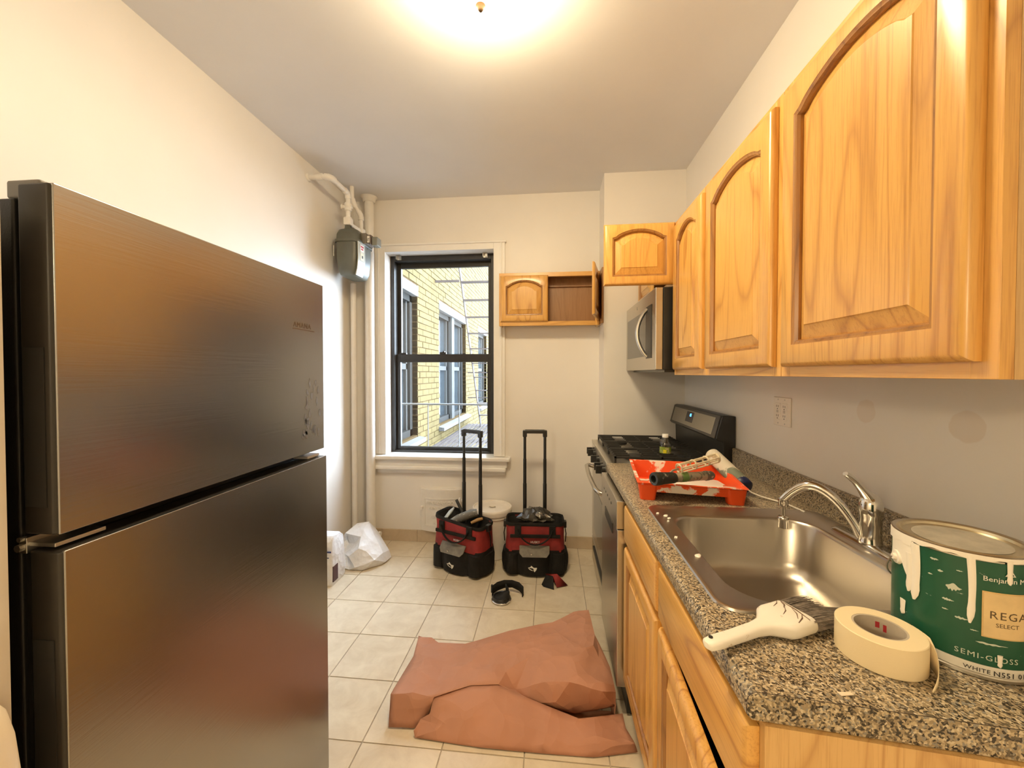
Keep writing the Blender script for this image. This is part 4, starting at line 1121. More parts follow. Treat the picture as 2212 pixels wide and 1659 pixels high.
MB().box(-0.101, -0.097, -0.135, -0.133, 0.15, 0.23).build('edge_tag', M_letterw, gm)

gp = thing('gas_supply_pipe', 'white painted gas pipe with valve running from the left wall down to the meter', 'pipe', (-1.462, 2.720, 2.475))
# x: towards room, y: towards window
P0 = []
MB().tube([(-0.158, -0.225, 0.215), (-0.10, -0.225, 0.215), (-0.035, -0.225, 0.214), (-0.012, -0.220, 0.213), (-0.002, -0.205, 0.211), (0, -0.18, 0.209), (0, -0.05, 0.206), (0, -0.022, 0.203), (0, -0.006, 0.194), (0, 0, 0.175), (0, 0, 0.0)], 0.0165, 14).build('pipe', M_pipe, gp, 60)
MB().tube([(-0.157, -0.225, 0.215), (-0.147, -0.225, 0.215)], [0.028, 0.024], 16).tube([(-0.095, -0.225, 0.215), (-0.055, -0.225, 0.2148)], 0.022, 14).tube([(-0.04, -0.225, 0.2145), (-0.014, -0.221, 0.213), (-0.002, -0.204, 0.211), (0, -0.18, 0.2095)], 0.0215, 14).tube([(0, -0.05, 0.206), (0, -0.022, 0.203), (0, -0.005, 0.193), (0, 0, 0.165)], 0.0215, 14).build('elbow', M_pipe, gp, 50)
MB().lathe([(0.0165, 0.075), (0.024, 0.078), (0.026, 0.092), (0.022, 0.100), (0.026, 0.108), (0.026, 0.128), (0.020, 0.136), (0.0165, 0.138)], 14).cyl((-0.04, -0.01, 0.105), (0.03, 0.0, 0.105), 0.013, n=12).cyl((-0.046, -0.012, 0.105), (-0.040, -0.01, 0.105), 0.020, n=12).build('valve', M_pipe, gp, 40)
MB().lathe([(0.0165, 0.0), (0.026, 0.002), (0.026, 0.030), (0.020, 0.034), (0.0165, 0.036)], 8).build('union', M_pipe, gp, 30)
MB().box(-0.024, 0.026, -0.026, 0.026, -0.028, 0.026).build('meter_bar_head', M_pipe, gp, bevel=0.006)
MB().box(-0.012, 0.016, 0.020, 0.180, -0.026, 0.004).build('meter_bar', M_pipe, gp, bevel=0.005)
MB().box(-0.022, 0.026, 0.160, 0.215, -0.030, 0.018).build('meter_bar_end', M_pipe, gp, bevel=0.006)
MB().tube([(0.004, 0.187, 0.0), (0.004, 0.187, 0.10), (0.002, 0.184, 0.118), (-0.012, 0.170, 0.150), (-0.030, 0.140, 0.190), (-0.036, 0.130, 0.215), (-0.038, 0.128, 0.315)], 0.0155, 12).build('outlet_pipe', M_pipe, gp, 60)
MB().tube([(0.004, 0.187, 0.082), (0.004, 0.187, 0.104), (0.001, 0.183, 0.122), (-0.010, 0.172, 0.146)], 0.0205, 12).tube([(-0.022, 0.152, 0.172), (-0.032, 0.138, 0.194), (-0.037, 0.130, 0.225)], 0.0205, 12).build('outlet_elbow', M_pipe, gp, 50)

rp = thing('riser_pipe', 'thick white heating riser pipe from floor to ceiling left of the window', 'pipe', (-1.452, 3.030, 0.0))
MB().cyl((0, 0, 0.0), (0, 0, ZC - 0.001), 0.0365, n=24).build('pipe', M_pipe, rp, 60)
MB().lathe([(0.040, ZC - 0.045), (0.047, ZC - 0.040), (0.052, ZC - 0.012), (0.066, ZC - 0.001)], 24).build('ceiling_collar', M_pipe, rp, 50)
MB().cyl((0.02, -0.02, 0.085), (0.085, -0.022, 0.085), 0.015, n=12).cyl((0.075, -0.022, 0.085), (0.092, -0.022, 0.085), 0.022, 0.020, 8).build('plug', M_pipe, rp, 40)
rp2 = tag(MB().cyl((-1.565, 2.985, 0.0), (-1.565, 2.985, 2.09), 0.022, n=16).build('branch_pipe', M_pipe, None, 60), 'thinner white vertical pipe in the corner below the gas meter', 'pipe')

# ------------------------------------------------------------------ cast-iron access door under the window
ad = thing('access_door', 'white painted cast-iron access door with raised lettering set low under the window', 'access door', (-1.062, YF, 0.100))
AW, AH = 0.355, 0.352
MB().box(0.0, AW, -0.010, 0.0, 0.03, AH).build('frame', M_pipe, ad, bevel=0.003)
def bulge(x): return 0.036 * math.sin(math.pi * max(0, min(1, (x - 0.012) / (AW - 0.024))))
nx = 24
fr_ = []; 
mb = MB(); rows = []
for z in (0.0, AH - 0.012):
    rows.append([(0.012 + (AW - 0.024) * i / nx, -0.010 - 0.006 - bulge(0.012 + (AW - 0.024) * i / nx), z) for i in range(nx + 1)])
rows_b = [[(p[0], -0.004, p[2]) for p in r] for r in rows]
m_ = nx + 1
vs = rows[0] + rows[1] + rows_b[0] + rows_b[1]
fs = []
for i in range(nx):
    fs += [(i, i + 1, m_ + i + 1, m_ + i), (m_ + i, m_ + i + 1, 3 * m_ + i + 1, 3 * m_ + i), (i, 2 * m_ + i, 2 * m_ + i + 1, i + 1)]
fs += [(0, m_, 3 * m_, 2 * m_), (nx, 2 * m_ + nx, 3 * m_ + nx, m_ + nx)]
mb.add(vs, fs); adoor = mb.build('leaf', M_pipe, ad, 40)
def bent(mb_, z0):
    def f(x, y, z): return (x, -0.0165 - bulge(x) - z, z0 + y)
    return mb_.fn(f)
rim_ = MB()
for (x0, x1, y0, y1) in ((0.040, 0.310, 0.262, 0.272), (0.040, 0.310, 0.040, 0.050)):
    for i in range(16):
        a = x0 + (x1 - x0) * i / 16; b = x0 + (x1 - x0) * (i + 1) / 16
        rim_.box(a, b, y0, y1, 0.0, 0.004)
rim_.box(0.040, 0.048, 0.040, 0.272, 0.0, 0.004).box(0.302, 0.310, 0.040, 0.272, 0.0, 0.004)
bent(rim_, 0.0).build('raised_border', M_pipe, ad)
for s_, sz, xc, zc in (('SENIBORY CO', 0.036, 0.175, 0.222), ('GENUINE', 0.030, 0.150, 0.182), ('PAT', 0.022, 0.175, 0.150), ('CENTER', 0.024, 0.150, 0.116), ('N Y', 0.032, 0.150, 0.066)):
    tm = text_mb(s_, sz, 0.0035).fn(lambda x, y, z: (x + xc, y, z + 0.0025))
    bent(tm, zc).build('raised_lettering', M_pipe, ad)
MB().cyl((0.020, -0.014, 0.190), (0.020, -0.050, 0.190), 0.014, 0.012, 12).build('latch_knob', M_pipe, ad, 40)
MB().box(0.325, 0.365, -0.030, -0.004, 0.245, 0.262).cyl((0.335, -0.028, 0.232), (0.335, -0.028, 0.275), 0.007, n=10).build('hinge', M_pipe, ad, 40)

# ------------------------------------------------------------------ rolling tool bags
def tool_bag(label, loc, rz, w, d, slope, seed, hpos, hgt_scale=1.0):
    t = thing('tool_bag', label, 'tool bag', loc, rz, 'rolling tool bags by the far wall')
    rn = random.Random(seed)
    hw, hd = w / 2, d / 2
    def top(x): return 1.0 + slope * (x / hw)
    def ring(s, sd, z, r=0.05, wob=0.004):
        pts = rrect(0, 0, hw * s, hd * sd, r, z, 5)
        return [(x + rn.uniform(-wob, wob), y + rn.uniform(-wob, wob), zz * (top(x) if zz > 0.25 else 1.0)) for x, y, zz in pts]
    MB().loft([ring(0.90, 0.88, 0.004, .05, 0), ring(0.98, 0.97, 0.018), ring(1.0, 1.0, 0.05), ring(0.99, 0.99, 0.12), ring(0.965, 0.96, 0.175)]).build('lower_body', M_black_f, t, 50)
    MB().loft([ring(0.955, 0.95, 0.165), ring(0.945, 0.94, 0.23), ring(0.93, 0.92, 0.285, .05, .003), ring(0.94, 0.93, 0.345, .05, .003), ring(0.91, 0.90, 0.347, .05, .002), ring(0.89, 0.88, 0.30, .05, 0), ring(0.87, 0.86, 0.20, .05, 0)], True, True).build('upper_body', M_red, t, 50)
    MB().loft([ring(0.955, 0.945, 0.338, .05, .002), ring(0.962, 0.955, 0.350, .05, .002), ring(0.945, 0.935, 0.362, .05, .002), ring(0.905, 0.89, 0.352, .05, .002), ring(0.90, 0.885, 0.338, .05, 0)], False, False).build('zip_rim', M_black_f, t, 50)
    MB().loft([ring(0.895, 0.885, 0.342, .05, 0), ring(0.85, 0.84, 0.26, .05, 0)], False, True).build('lining', M_blackm, t, 50)
    # front pockets
    def pocket(x0, x1, z0, z1, dep, nm='pocket', m=M_black_f):
        mb = MB(); rings = []
        for i in range(5):
            u = i / 4; z = z0 + (z1 - z0) * u
            k = dep * (0.75 + 0.35 * math.sin(math.pi * (0.25 + 0.6 * u)))
            rr_ = []
            for j in range(9):
                s = j / 8
                rr_.append((x0 + (x1 - x0) * s, -hd * 0.985 - k * math.sin(math.pi * s) ** 0.6 if 0 < j < 8 else -hd * 0.96, z + rn.uniform(-.002, .002)))
            rr_ += [(x1, -hd * 0.80, z), (x0, -hd * 0.80, z)]
            rings.append(rr_)
        return mb.loft(rings).build(nm, m, t, 45)
    pocket(-hw * 0.50, hw * 0.48, 0.012, 0.165, 0.030, 'front_pocket')
    pocket(-hw * 0.92, -hw * 0.53, 0.02, 0.158, 0.020, 'side_pocket')
    pocket(hw * 0.51, hw * 0.92, 0.02, 0.158, 0.020, 'side_pocket')
    # end pockets
    for s in (-1, 1):
        rings = []
        for i in range(4):
            z = 0.02 + 0.13 * i / 3; k = 0.014 + 0.012 * math.sin(math.pi * i / 3)
            rr_ = [(s * (hw * 0.985 + k * math.sin(math.pi * j / 6) ** 0.6 if 0 < j < 6 else hw * 0.95), -hd * 0.7 + hd * 1.4 * j / 6, z) for j in range(7)]
            rr_ += [(s * hw * 0.80, hd * 0.7, z), (s * hw * 0.80, -hd * 0.7, z)]
            rings.append(rr_)
        MB().loft(rings).build('end_pocket', M_black_f, t, 45)
    # flap
    fl = MB(); a = []
    for (x, z) in ((-hw * 0.50, 0.212), (hw * 0.46, 0.212), (hw * 0.45, 0.172), (hw * 0.36, 0.152), (-hw * 0.40, 0.152), (-hw * 0.50, 0.172)):
        a.append((x, z))
    fl.loft([[(x, -hd * 0.955 - 0.006 - (0.212 - z) * 0.75, z) for x, z in a], [(x, -hd * 0.955 - 0.014 - (0.212 - z) * 0.75, z) for x, z in a]]).build('flap', M_grey_f, t, bevel=0.003)
    MB().cyl((-hw * 0.12, -hd * 0.955 - 0.050, 0.172), (-hw * 0.12, -hd * 0.955 - 0.056, 0.171), 0.005, n=10).build('snap', M_chrome, t, 40)
    # dark webbing band + carry strap
    MB().box(-hw * 0.80, hw * 0.80, -hd * 0.945 - 0.012, -hd * 0.93, 0.262, 0.284).build('webbing', M_black_f, t, bevel=0.003)
    st = []
    for i in range(15):
        u = i / 14
        st.append((-hw * 0.55 + hw * 1.1 * u, -hd * 0.95 - 0.016 - 0.018 * math.sin(math.pi * u), 0.318 - 0.092 * math.sin(math.pi * u) ** 0.55))
    MB().tube(st, 0.010, 8, squash=0.5).build('carry_strap', M_black_f, t, 60)
    for s in (-1, 1):
        MB().box(s * hw * 0.55 - 0.022, s * hw * 0.55 + 0.022, -hd * 0.95 - 0.010, -hd * 0.93, 0.27, 0.345).build('strap_patch', M_black_f, t, bevel=0.002)
        MB().box(s * (hw * 0.97) - 0.014, s * (hw * 0.97) + 0.014, -0.02, 0.02, 0.30 , 0.345).build('buckle', M_blackp, t, bevel=0.004)
        MB().tube([(s * hw * 0.99, 0.0, 0.30), (s * hw * 1.03, 0.01, 0.25), (s * hw * 1.01, 0.015, 0.19)], 0.004, 6).build('side_strap', M_black_f, t, 60)
    # lettering and emblem
    tm = text_mb('HUSKY', 0.020, 0.0005).xf(Matrix.Translation((hpos, -hd * 0.96 - 0.0085, 0.228)) @ Matrix.Rotation(R(90), 4, 'X'))
    tm.build('lettering', M_letterw, t)
    em = MB()
    h1 = [(-.34, .66), (.30, .10), (1.0, .14), (.96, -.20), (.78, -.60), (.45, -1.0), (.18, -.62), (.26, -.26), (.02, -.04), (-.45, .06), (-1.05, .02), (-1.0, .16), (-.52, .26)]
    h2 = [(-1.0, -.06), (-.66, -.42), (.02, -.72), (.0, -.54), (-.42, -.34), (-.74, -.10)]
    for h_ in (h1, h2):
        em.add([(x * 0.029, 0, z * 0.026) for x, z in h_], [tuple(range(len(h_)))])
    em.xf(Matrix.Translation((-hw * 0.08, -hd * 0.985 - 0.0335, 0.070))).build('dog_head_emblem', M_letterw, t, solid=0.0008)
    # wheels and telescopic handle at the back
    for s in (-1, 1):
        MB().cyl((s * hw * 0.70 - 0.012, hd + 0.002, 0.034), (s * hw * 0.70 + 0.012, hd + 0.002, 0.034), 0.033, n=20).build('wheel', M_blackp, t, 40)
    hh = 0.965
    for s in (-1, 1):
        x_ = s * 0.073
        MB().cyl((x_, hd * 0.97, 0.05), (x_, hd * 0.97, 0.575), 0.0140, n=12).build('handle_lower_tube', M_blackp, t, 60)
        MB().cyl((x_, hd * 0.97, 0.575), (x_, hd * 0.97, 0.755), 0.0122, n=12).build('handle_middle_tube', M_blackp, t, 60)
        MB().cyl((x_, hd * 0.97, 0.755), (x_, hd * 0.97, hh - 0.02), 0.0105, n=12).build('handle_upper_tube', M_blackp, t, 60)
        MB().box(x_ - 0.0155, x_ + 0.0155, hd * 0.97 - 0.016, hd * 0.97 + 0.016, hh - 0.05, hh).build('handle_corner', M_blackp, t, bevel=0.006)
    MB().box(-0.075, 0.075, hd * 0.97 - 0.015, hd * 0.97 + 0.015, hh - 0.024, hh + 0.004).build('handle_grip', M_blackp, t, bevel=0.008, seg=3)
    return t
b1 = tool_bag('left red and black wheeled tool bag, open top full of hand tools', (-0.612, 2.712, 0.0), R(-24), 0.425, 0.205, -0.055, 4, 0.02)
b2 = tool_bag('red and black wheeled tool bag heaped with clear plastic, right of the pair', (-0.110, 2.742, 0.0), R(3), 0.425, 0.210, 0.0, 9, 0.0)
# loose tools in the left bag
def tool(name, label, cat, mb, m, smooth=50):
    return tag(mb.build(name, m, None, smooth), label, cat)
tool('pry_bar', 'dark metal bar sticking up out of the left tool bag', 'bar', MB().tube([(-0.690, 2.775, 0.30), (-0.665, 2.800, 0.40), (-0.720, 2.825, 0.455)][1:] + [(-0.715, 2.830, 0.462)], [0.011, 0.010, 0.009], 8), mat('dark bar', (0.05, 0.05, 0.05), 0.4, 0.6)) if False else \
    tool('pry_bar', 'dark metal bar sticking up out of the left tool bag', 'bar', MB().tube([(-0.610, 2.760, 0.30), (-0.650, 2.785, 0.385), (-0.690, 2.805, 0.450)], [0.011, 0.011, 0.011], 8), mat('dark bar', (0.05, 0.05, 0.05), 0.4, 0.6))
tool('caulk_tube', 'paint-spattered grey tube lying in the left tool bag', 'tube', MB().tube([(-0.705, 2.690, 0.318), (-0.650, 2.715, 0.345), (-0.565, 2.745, 0.372), (-0.525, 2.755, 0.378)], [0.026, 0.030, 0.031, 0.027], 16), mat_paint_smear('spattered grey', (0.13, 0.125, 0.11), (0.38, 0.36, 0.31), 60, 0.60, 0.6))
tool('putty_knife', 'wooden handled scraper lying in the left tool bag', 'scraper', MB().tube([(-0.560, 2.700, 0.322), (-0.515, 2.725, 0.337), (-0.485, 2.742, 0.340)], [0.010, 0.013, 0.010], 10), mat('tool wood', (0.38, 0.22, 0.08), 0.5))
tool('pliers', 'pale grey plastic pliers at the rim of the left tool bag', 'pliers', MB().tube([(-0.755, 2.740, 0.335), (-0.725, 2.770, 0.372), (-0.705, 2.795, 0.395)], [0.012, 0.014, 0.006], 8).tube([(-0.740, 2.725, 0.345), (-0.715, 2.765, 0.378), (-0.705, 2.795, 0.392)], [0.007, 0.009, 0.005], 8), mat('pale tool', (0.42, 0.46, 0.47), 0.4))
# crumpled clear plastic on the right bag
cr = MB(); rq = random.Random(21); rings = []
for i in range(1, 7):
    a = math.pi * i / 14
    ring = []
    for j in range(22):
        b = 2 * math.pi * j / 22
        k = rq.uniform(0.78, 1.12)
        ring.append((-0.105 + 0.130 * math.sin(a) * math.cos(b) * k, 2.770 + 0.075 * math.sin(a) * math.sin(b) * k, 0.330 + 0.095 * math.cos(a) * rq.uniform(0.7, 1.15)))
    rings.append(ring)
cr.loft(rings)
m_crump, nt_, b_ = nodes_of('crumpled dark plastic'); setin(b_, Roughness=0.07); b_.inputs['Base Color'].default_value = (0.045, 0.040, 0.032, 1); b_.inputs['Coat Weight'].default_value = 0.6
tag(cr.build('crumpled_plastic', m_crump, None, 5), 'crumpled shiny plastic sheet heaped in the right tool bag', 'plastic sheet')
for i, (cx_, cy_, cz_, r_) in enumerate([(-0.135, 2.725, 0.360, .034), (-0.075, 2.715, 0.378, .042)]):
    mb = MB(); rg_ = [[(cx_ + r_ * 1.1 * math.cos(2 * math.pi * j / 9) * s * rq.uniform(.8, 1.1), cy_ - 0.012 * (1 - s) + rq.uniform(-.006, .006), cz_ + r_ * math.sin(2 * math.pi * j / 9) * s * rq.uniform(.8, 1.2)) for j in range(9)] for s in (1.0, 0.55, 0.15)]
    mb.loft(rg_, False, True)
    tag(mb.build('plastic_cup', mat_glass('clear cup plastic', (0.72, 0.70, 0.64), 0.22, 0.10), None, 20, solid=0.0015), ('small' if i == 0 else 'larger') + ' crushed clear plastic cup on top of the right tool bag', 'plastic cup')

# white bucket with lid behind the bags
bk = thing('bucket', 'white plastic bucket with a snap-on lid behind the two tool bags', 'bucket', (-0.4445, 2.944, 0.0))
MB().lathe([(0.0, 0.001), (0.122, 0.0), (0.126, 0.004), (0.138, 0.300), (0.144, 0.302), (0.144, 0.312), (0.139, 0.314), (0.140, 0.340)], 40).build('pail', M_bucket, bk, 40)
MB().lathe([(0.150, 0.325), (0.152, 0.345), (0.151, 0.360), (0.146, 0.366), (0.139, 0.366), (0.135, 0.358), (0.060, 0.356), (0.030, 0.356), (0.028, 0.350), (0.0, 0.350)], 48).build('lid', M_bucket, bk, 40)
MB().lathe([(0.022, 0.356), (0.022, 0.362), (0.0, 0.363)], 20, (-0.0, 0.02, 0)).build('spout_cap', M_bucket, bk, 40)

# ------------------------------------------------------------------ floor things
PUB = [(-0.661, 1.892, 0.055), (-0.588, 1.888, 0.06), (-0.554, 1.874, 0.045), (-0.426, 1.896, 0.03), (-0.212, 1.963, 0.07), (0.011, 1.993, 0.11), (0.117, 2.032, 0.15), (0.199, 2.026, 0.17), (0.207, 1.835, 0.165), (0.257, 1.68, 0.13), (0.262, 1.57, 0.11), (0.262, 1.574, 0.045), (0.096, 1.543, 0.03), (-0.055, 1.541, 0.06), (-0.21, 1.553, 0.115), (-0.323, 1.545, 0.11), (-0.457, 1.483, 0.1), (-0.481, 1.464, 0.02), (-0.527, 1.446, 0.006), (-0.625, 1.44, 0.006), (-0.637, 1.49, 0.09), (-0.639, 1.547, 0.08), (-0.639, 1.756, 0.05)]
PUI = [(-0.617, 1.838, 0.05), (-0.576, 1.715, 0.085), (-0.45, 1.814, 0.05), (-0.399, 1.687, 0.085), (-0.345, 1.752, 0.095), (-0.281, 1.692, 0.09), (-0.245, 1.626, 0.12), (-0.188, 1.618, 0.115), (-0.092, 1.687, 0.14), (0.01, 1.708, 0.165), (0.079, 1.834, 0.15), (0.13, 1.699, 0.18), (0.188, 1.718, 0.19), (0.212, 1.704, 0.15), (0.072, 1.53, 0.165), (-0.147, 1.581, 0.07), (0.02, 1.519, 0.085), (0.199, 1.508, 0.15), (0.176, 1.544, 0.06), (-0.55, 1.494, 0.1), (-0.473, 1.557, 0.085), (-0.539, 1.604, 0.105), (-0.566, 1.47, 0.06), (-0.026, 1.548, 0.14), (-0.339, 1.622, 0.1), (-0.09, 1.905, 0.105), (0.145, 1.911, 0.16), (-0.211, 1.817, 0.1), (-0.476, 1.699, 0.07), (-0.386, 1.747, 0.075)]
PUT = [(18, 45, 19), (20, 19, 45), (45, 42, 20), (21, 20, 42), (22, 44, 24), (24, 23, 22), (0, 22, 23), (23, 1, 0), (45, 18, 17), (21, 42, 44), (44, 22, 21), (25, 51, 26), (26, 51, 43), (51, 25, 2), (29, 28, 47), (27, 47, 28), (29, 47, 15), (47, 27, 52), (3, 52, 27), (43, 16, 15), (26, 43, 15), (15, 47, 26), (47, 52, 26), (25, 26, 52), (52, 3, 25), (2, 25, 3), (45, 17, 16), (42, 45, 16), (16, 43, 42), (44, 42, 43), (43, 51, 44), (24, 44, 51), (51, 2, 24), (23, 24, 2), (1, 23, 2), (30, 14, 38), (38, 31, 30), (50, 30, 31), (5, 32, 33), (46, 13, 39), (32, 5, 48), (13, 46, 38), (31, 38, 46), (46, 32, 31), (32, 48, 31), (50, 31, 48), (4, 50, 48), (48, 5, 4), (49, 7, 6), (11, 10, 40), (9, 40, 10), (11, 40, 41), (40, 9, 36), (8, 36, 9), (11, 41, 12), (37, 12, 41), (41, 40, 37), (40, 36, 37), (34, 37, 36), (35, 34, 36), (36, 8, 35), (34, 35, 8), (49, 34, 8), (7, 49, 8), (39, 13, 12), (12, 37, 39), (46, 39, 37), (32, 46, 37), (37, 34, 32), (33, 32, 34), (34, 49, 33), (49, 6, 33), (5, 33, 6), (38, 14, 13), (29, 15, 14), (14, 30, 29), (30, 50, 29), (28, 29, 50), (27, 28, 50), (50, 4, 27), (3, 27, 4)]
PLB = [(-0.21, 1.555, 0.112), (-0.026, 1.526, 0.07), (0.109, 1.493, 0.055), (0.285, 1.56, 0.03), (0.284, 1.492, 0.035), (0.304, 1.43, 0.04), (0.316, 1.435, 0.004), (0.155, 1.4, 0.004), (-0.023, 1.396, 0.004), (-0.259, 1.395, 0.004), (-0.509, 1.41, 0.004), (-0.516, 1.417, 0.02), (-0.501, 1.455, 0.035), (-0.465, 1.453, 0.06), (-0.459, 1.489, 0.095)]
PLI = [(-0.248, 1.457, 0.07), (-0.053, 1.481, 0.06), (-0.213, 1.412, 0.03), (-0.382, 1.421, 0.045), (-0.133, 1.427, 0.04), (0.03, 1.431, 0.035), (0.164, 1.44, 0.045), (0.258, 1.43, 0.02), (0.253, 1.501, 0.03), (0.258, 1.431, 0.035), (-0.366, 1.474, 0.085), (0.083, 1.424, 0.025), (-0.294, 1.403, 0.02), (0.115, 1.49, 0.05), (-0.323, 1.549, 0.108)]
PLT = [(11, 10, 12), (18, 25, 13), (14, 13, 25), (12, 10, 18), (18, 13, 12), (19, 16, 0), (27, 9, 17), (15, 27, 17), (17, 19, 15), (19, 0, 15), (9, 27, 10), (18, 10, 27), (27, 15, 18), (25, 18, 15), (15, 0, 25), (14, 25, 29), (25, 0, 29), (7, 26, 8), (20, 8, 26), (26, 28, 20), (28, 2, 20), (1, 20, 2), (23, 21, 24), (6, 5, 22), (22, 5, 24), (5, 4, 24), (23, 24, 4), (3, 23, 4), (6, 22, 7), (22, 24, 7), (24, 21, 7), (26, 7, 21), (28, 26, 21), (21, 23, 28), (23, 3, 28), (2, 28, 3), (17, 9, 8), (19, 17, 8), (16, 19, 8), (8, 20, 16), (20, 1, 16), (0, 16, 1)]
def sheet(name, B, I, T, mtl, skirt, soft=0.22):
    V = list(B) + list(I)
    me = bpy.data.meshes.new(name)
    sk_v = []; sk_f = []
    for q, i in enumerate(skirt):
        x, y, z = B[i]
        sk_v.append((x * 0.97 - 0.004, y - 0.025, 0.004))
    o0_ = len(V)
    for q in range(len(skirt) - 1):
        sk_f.append((skirt[q], skirt[q + 1], o0_ + q + 1, o0_ + q))
    me.from_pydata(V + sk_v, [], list(T) + sk_f)
    bm = bmesh.new(); bm.from_mesh(me)
    bmesh.ops.subdivide_edges(bm, edges=bm.edges[:], cuts=2, use_grid_fill=True, smooth=0.0)
    bmesh.ops.triangulate(bm, faces=bm.faces[:])
    for _ in range(2):
        bmesh.ops.smooth_vert(bm, verts=[v for v in bm.verts if not v.is_boundary], factor=soft, use_axis_x=True, use_axis_y=True, use_axis_z=True)
    for v in bm.verts:
        v.co.z = max(0.003, v.co.z + 0.0020 * mnoise.noise(v.co * 22) + (0.007 * (0.5 - abs(mnoise.noise(v.co * 7.0))) if v.co.z > 0.012 else 0.0))
    bmesh.ops.recalc_face_normals(bm, faces=bm.faces[:])
    bm.to_mesh(me); bm.free()
    me.shade_smooth(); me.set_sharp_from_angle(angle=R(22))
    me.materials.append(mtl)
    o = bpy.data.objects.new(name, me); COL.objects.link(o)
    q = o.modifiers.new('thickness', 'SOLIDIFY'); q.thickness = 0.0012; q.offset = 0
    return o
pp = thing('builder_paper', 'crumpled sheet of reddish brown builder paper folded over on the tile floor', 'paper', (0, 0, 0))
sheet('upper_fold', PUB, PUI, PUT, M_paper, list(range(0, 12))).parent = pp
sheet('lower_fold', PLB, PLI, PLT, M_paper, []).parent = pp
fo = MB().add([(-0.46, 1.45, 0.004), (0.25, 1.45, 0.004), (0.262, 1.60, 0.004), (-0.45, 1.60, 0.004)], [(0, 1, 2, 3)]).build('under_fold', M_paper, pp, solid=0.001)

BGB = [(-1.386, 2.86, 0.241), (-1.34, 2.8, 0.21), (-1.27, 2.74, 0.155), (-1.206, 2.7, 0.081), (-1.188, 2.7, 0.015), (-1.211, 2.68, 0.004), (-1.265, 2.63, 0.004), (-1.306, 2.59, 0.004), (-1.405, 2.59, 0.004), (-1.508, 2.6, 0.026), (-1.522, 2.62, 0.051), (-1.554, 2.68, 0.106), (-1.519, 2.75, 0.191), (-1.472, 2.84, 0.233)]
BGI = [(-1.372, 2.7, 0.191), (-1.35, 2.62, 0.142), (-1.412, 2.6, 0.092), (-1.43, 2.72, 0.135), (-1.5, 2.78, 0.105), (-1.525, 2.72, 0.058), (-1.478, 2.74, 0.188), (-1.325, 2.7, 0.184), (-1.296, 2.63, 0.118), (-1.327, 2.6, 0.083), (-1.293, 2.585, 0.044), (-1.233, 2.62, 0.065), (-1.443, 2.64, 0.067), (-1.269, 2.6, 0.029), (-1.355, 2.575, 0.029), (-1.383, 2.76, 0.225), (-1.53, 2.8, 0.142)]
BGT = [(10, 9, 26), (26, 19, 10), (11, 10, 19), (30, 12, 11), (18, 16, 15), (15, 17, 18), (20, 18, 17), (26, 9, 8), (8, 28, 26), (28, 16, 26), (19, 26, 16), (16, 18, 19), (11, 19, 18), (30, 11, 18), (18, 20, 30), (12, 30, 20), (20, 13, 12), (27, 24, 7), (29, 14, 21), (25, 6, 5), (5, 4, 25), (4, 3, 25), (27, 7, 6), (6, 25, 27), (24, 27, 25), (23, 24, 25), (22, 23, 25), (25, 3, 22), (3, 2, 22), (21, 22, 2), (2, 1, 21), (29, 21, 1), (1, 0, 29), (28, 8, 7), (7, 24, 28), (24, 23, 28), (16, 28, 23), (15, 16, 23), (23, 22, 15), (22, 21, 15), (21, 14, 15), (17, 15, 14), (20, 17, 14), (14, 29, 20), (13, 20, 29), (29, 0, 13)]
mb = MB().add(BGB + BGI, BGT)
nb_ = len(BGB)
bk_ring = [(x * 0.995 + 0.002, min(y + 0.09, 2.92), max(0.004, z * 0.75)) for x, y, z in BGB]
mb.add(bk_ring, [tuple(range(nb_))])
off_ = len(BGB) + len(BGI)
mb.f += [(i, (i + 1) % nb_, off_ + (i + 1) % nb_, off_ + i) for i in range(nb_)]
pb = mb.build('plastic_bag', M_bagp, None, 24)
tag(pb, 'crumpled white plastic shopping bag slumped by the corner pipes', 'plastic bag')

bx = thing('paper_sack', 'white printed paper sack half hidden behind the refrigerator on the floor', 'sack', (-1.500, 2.45, 0.0))
mb = MB(); rings = []
for z, hx_, hy_ in ((0.0, .095, .080), (0.02, .100, .085), (0.10, .104, .088), (0.20, .100, .084), (0.285, .096, .076), (0.315, .094, .040)):
    rings.append([(x + rq.uniform(-.003, .003), y + rq.uniform(-.003, .003), zz) for x, y, zz in rrect(0, 0, hx_, hy_, .02, z, 3)])
mb.loft(rings).build('sack', M_bagp, bx, 40)
MB().box(0.040, 0.100, -0.0905, -0.0885, 0.225, 0.236).box(0.055, 0.085, -0.0912, -0.0895, 0.190, 0.196).build('blue_print', mat('blue print', (0.04, 0.06, 0.18), 0.5), bx)
MB().box(0.0965, 0.106, -0.075, -0.02, 0.03, 0.13).build('dark_print', mat('maroon print', (0.06, 0.02, 0.025), 0.5), bx)

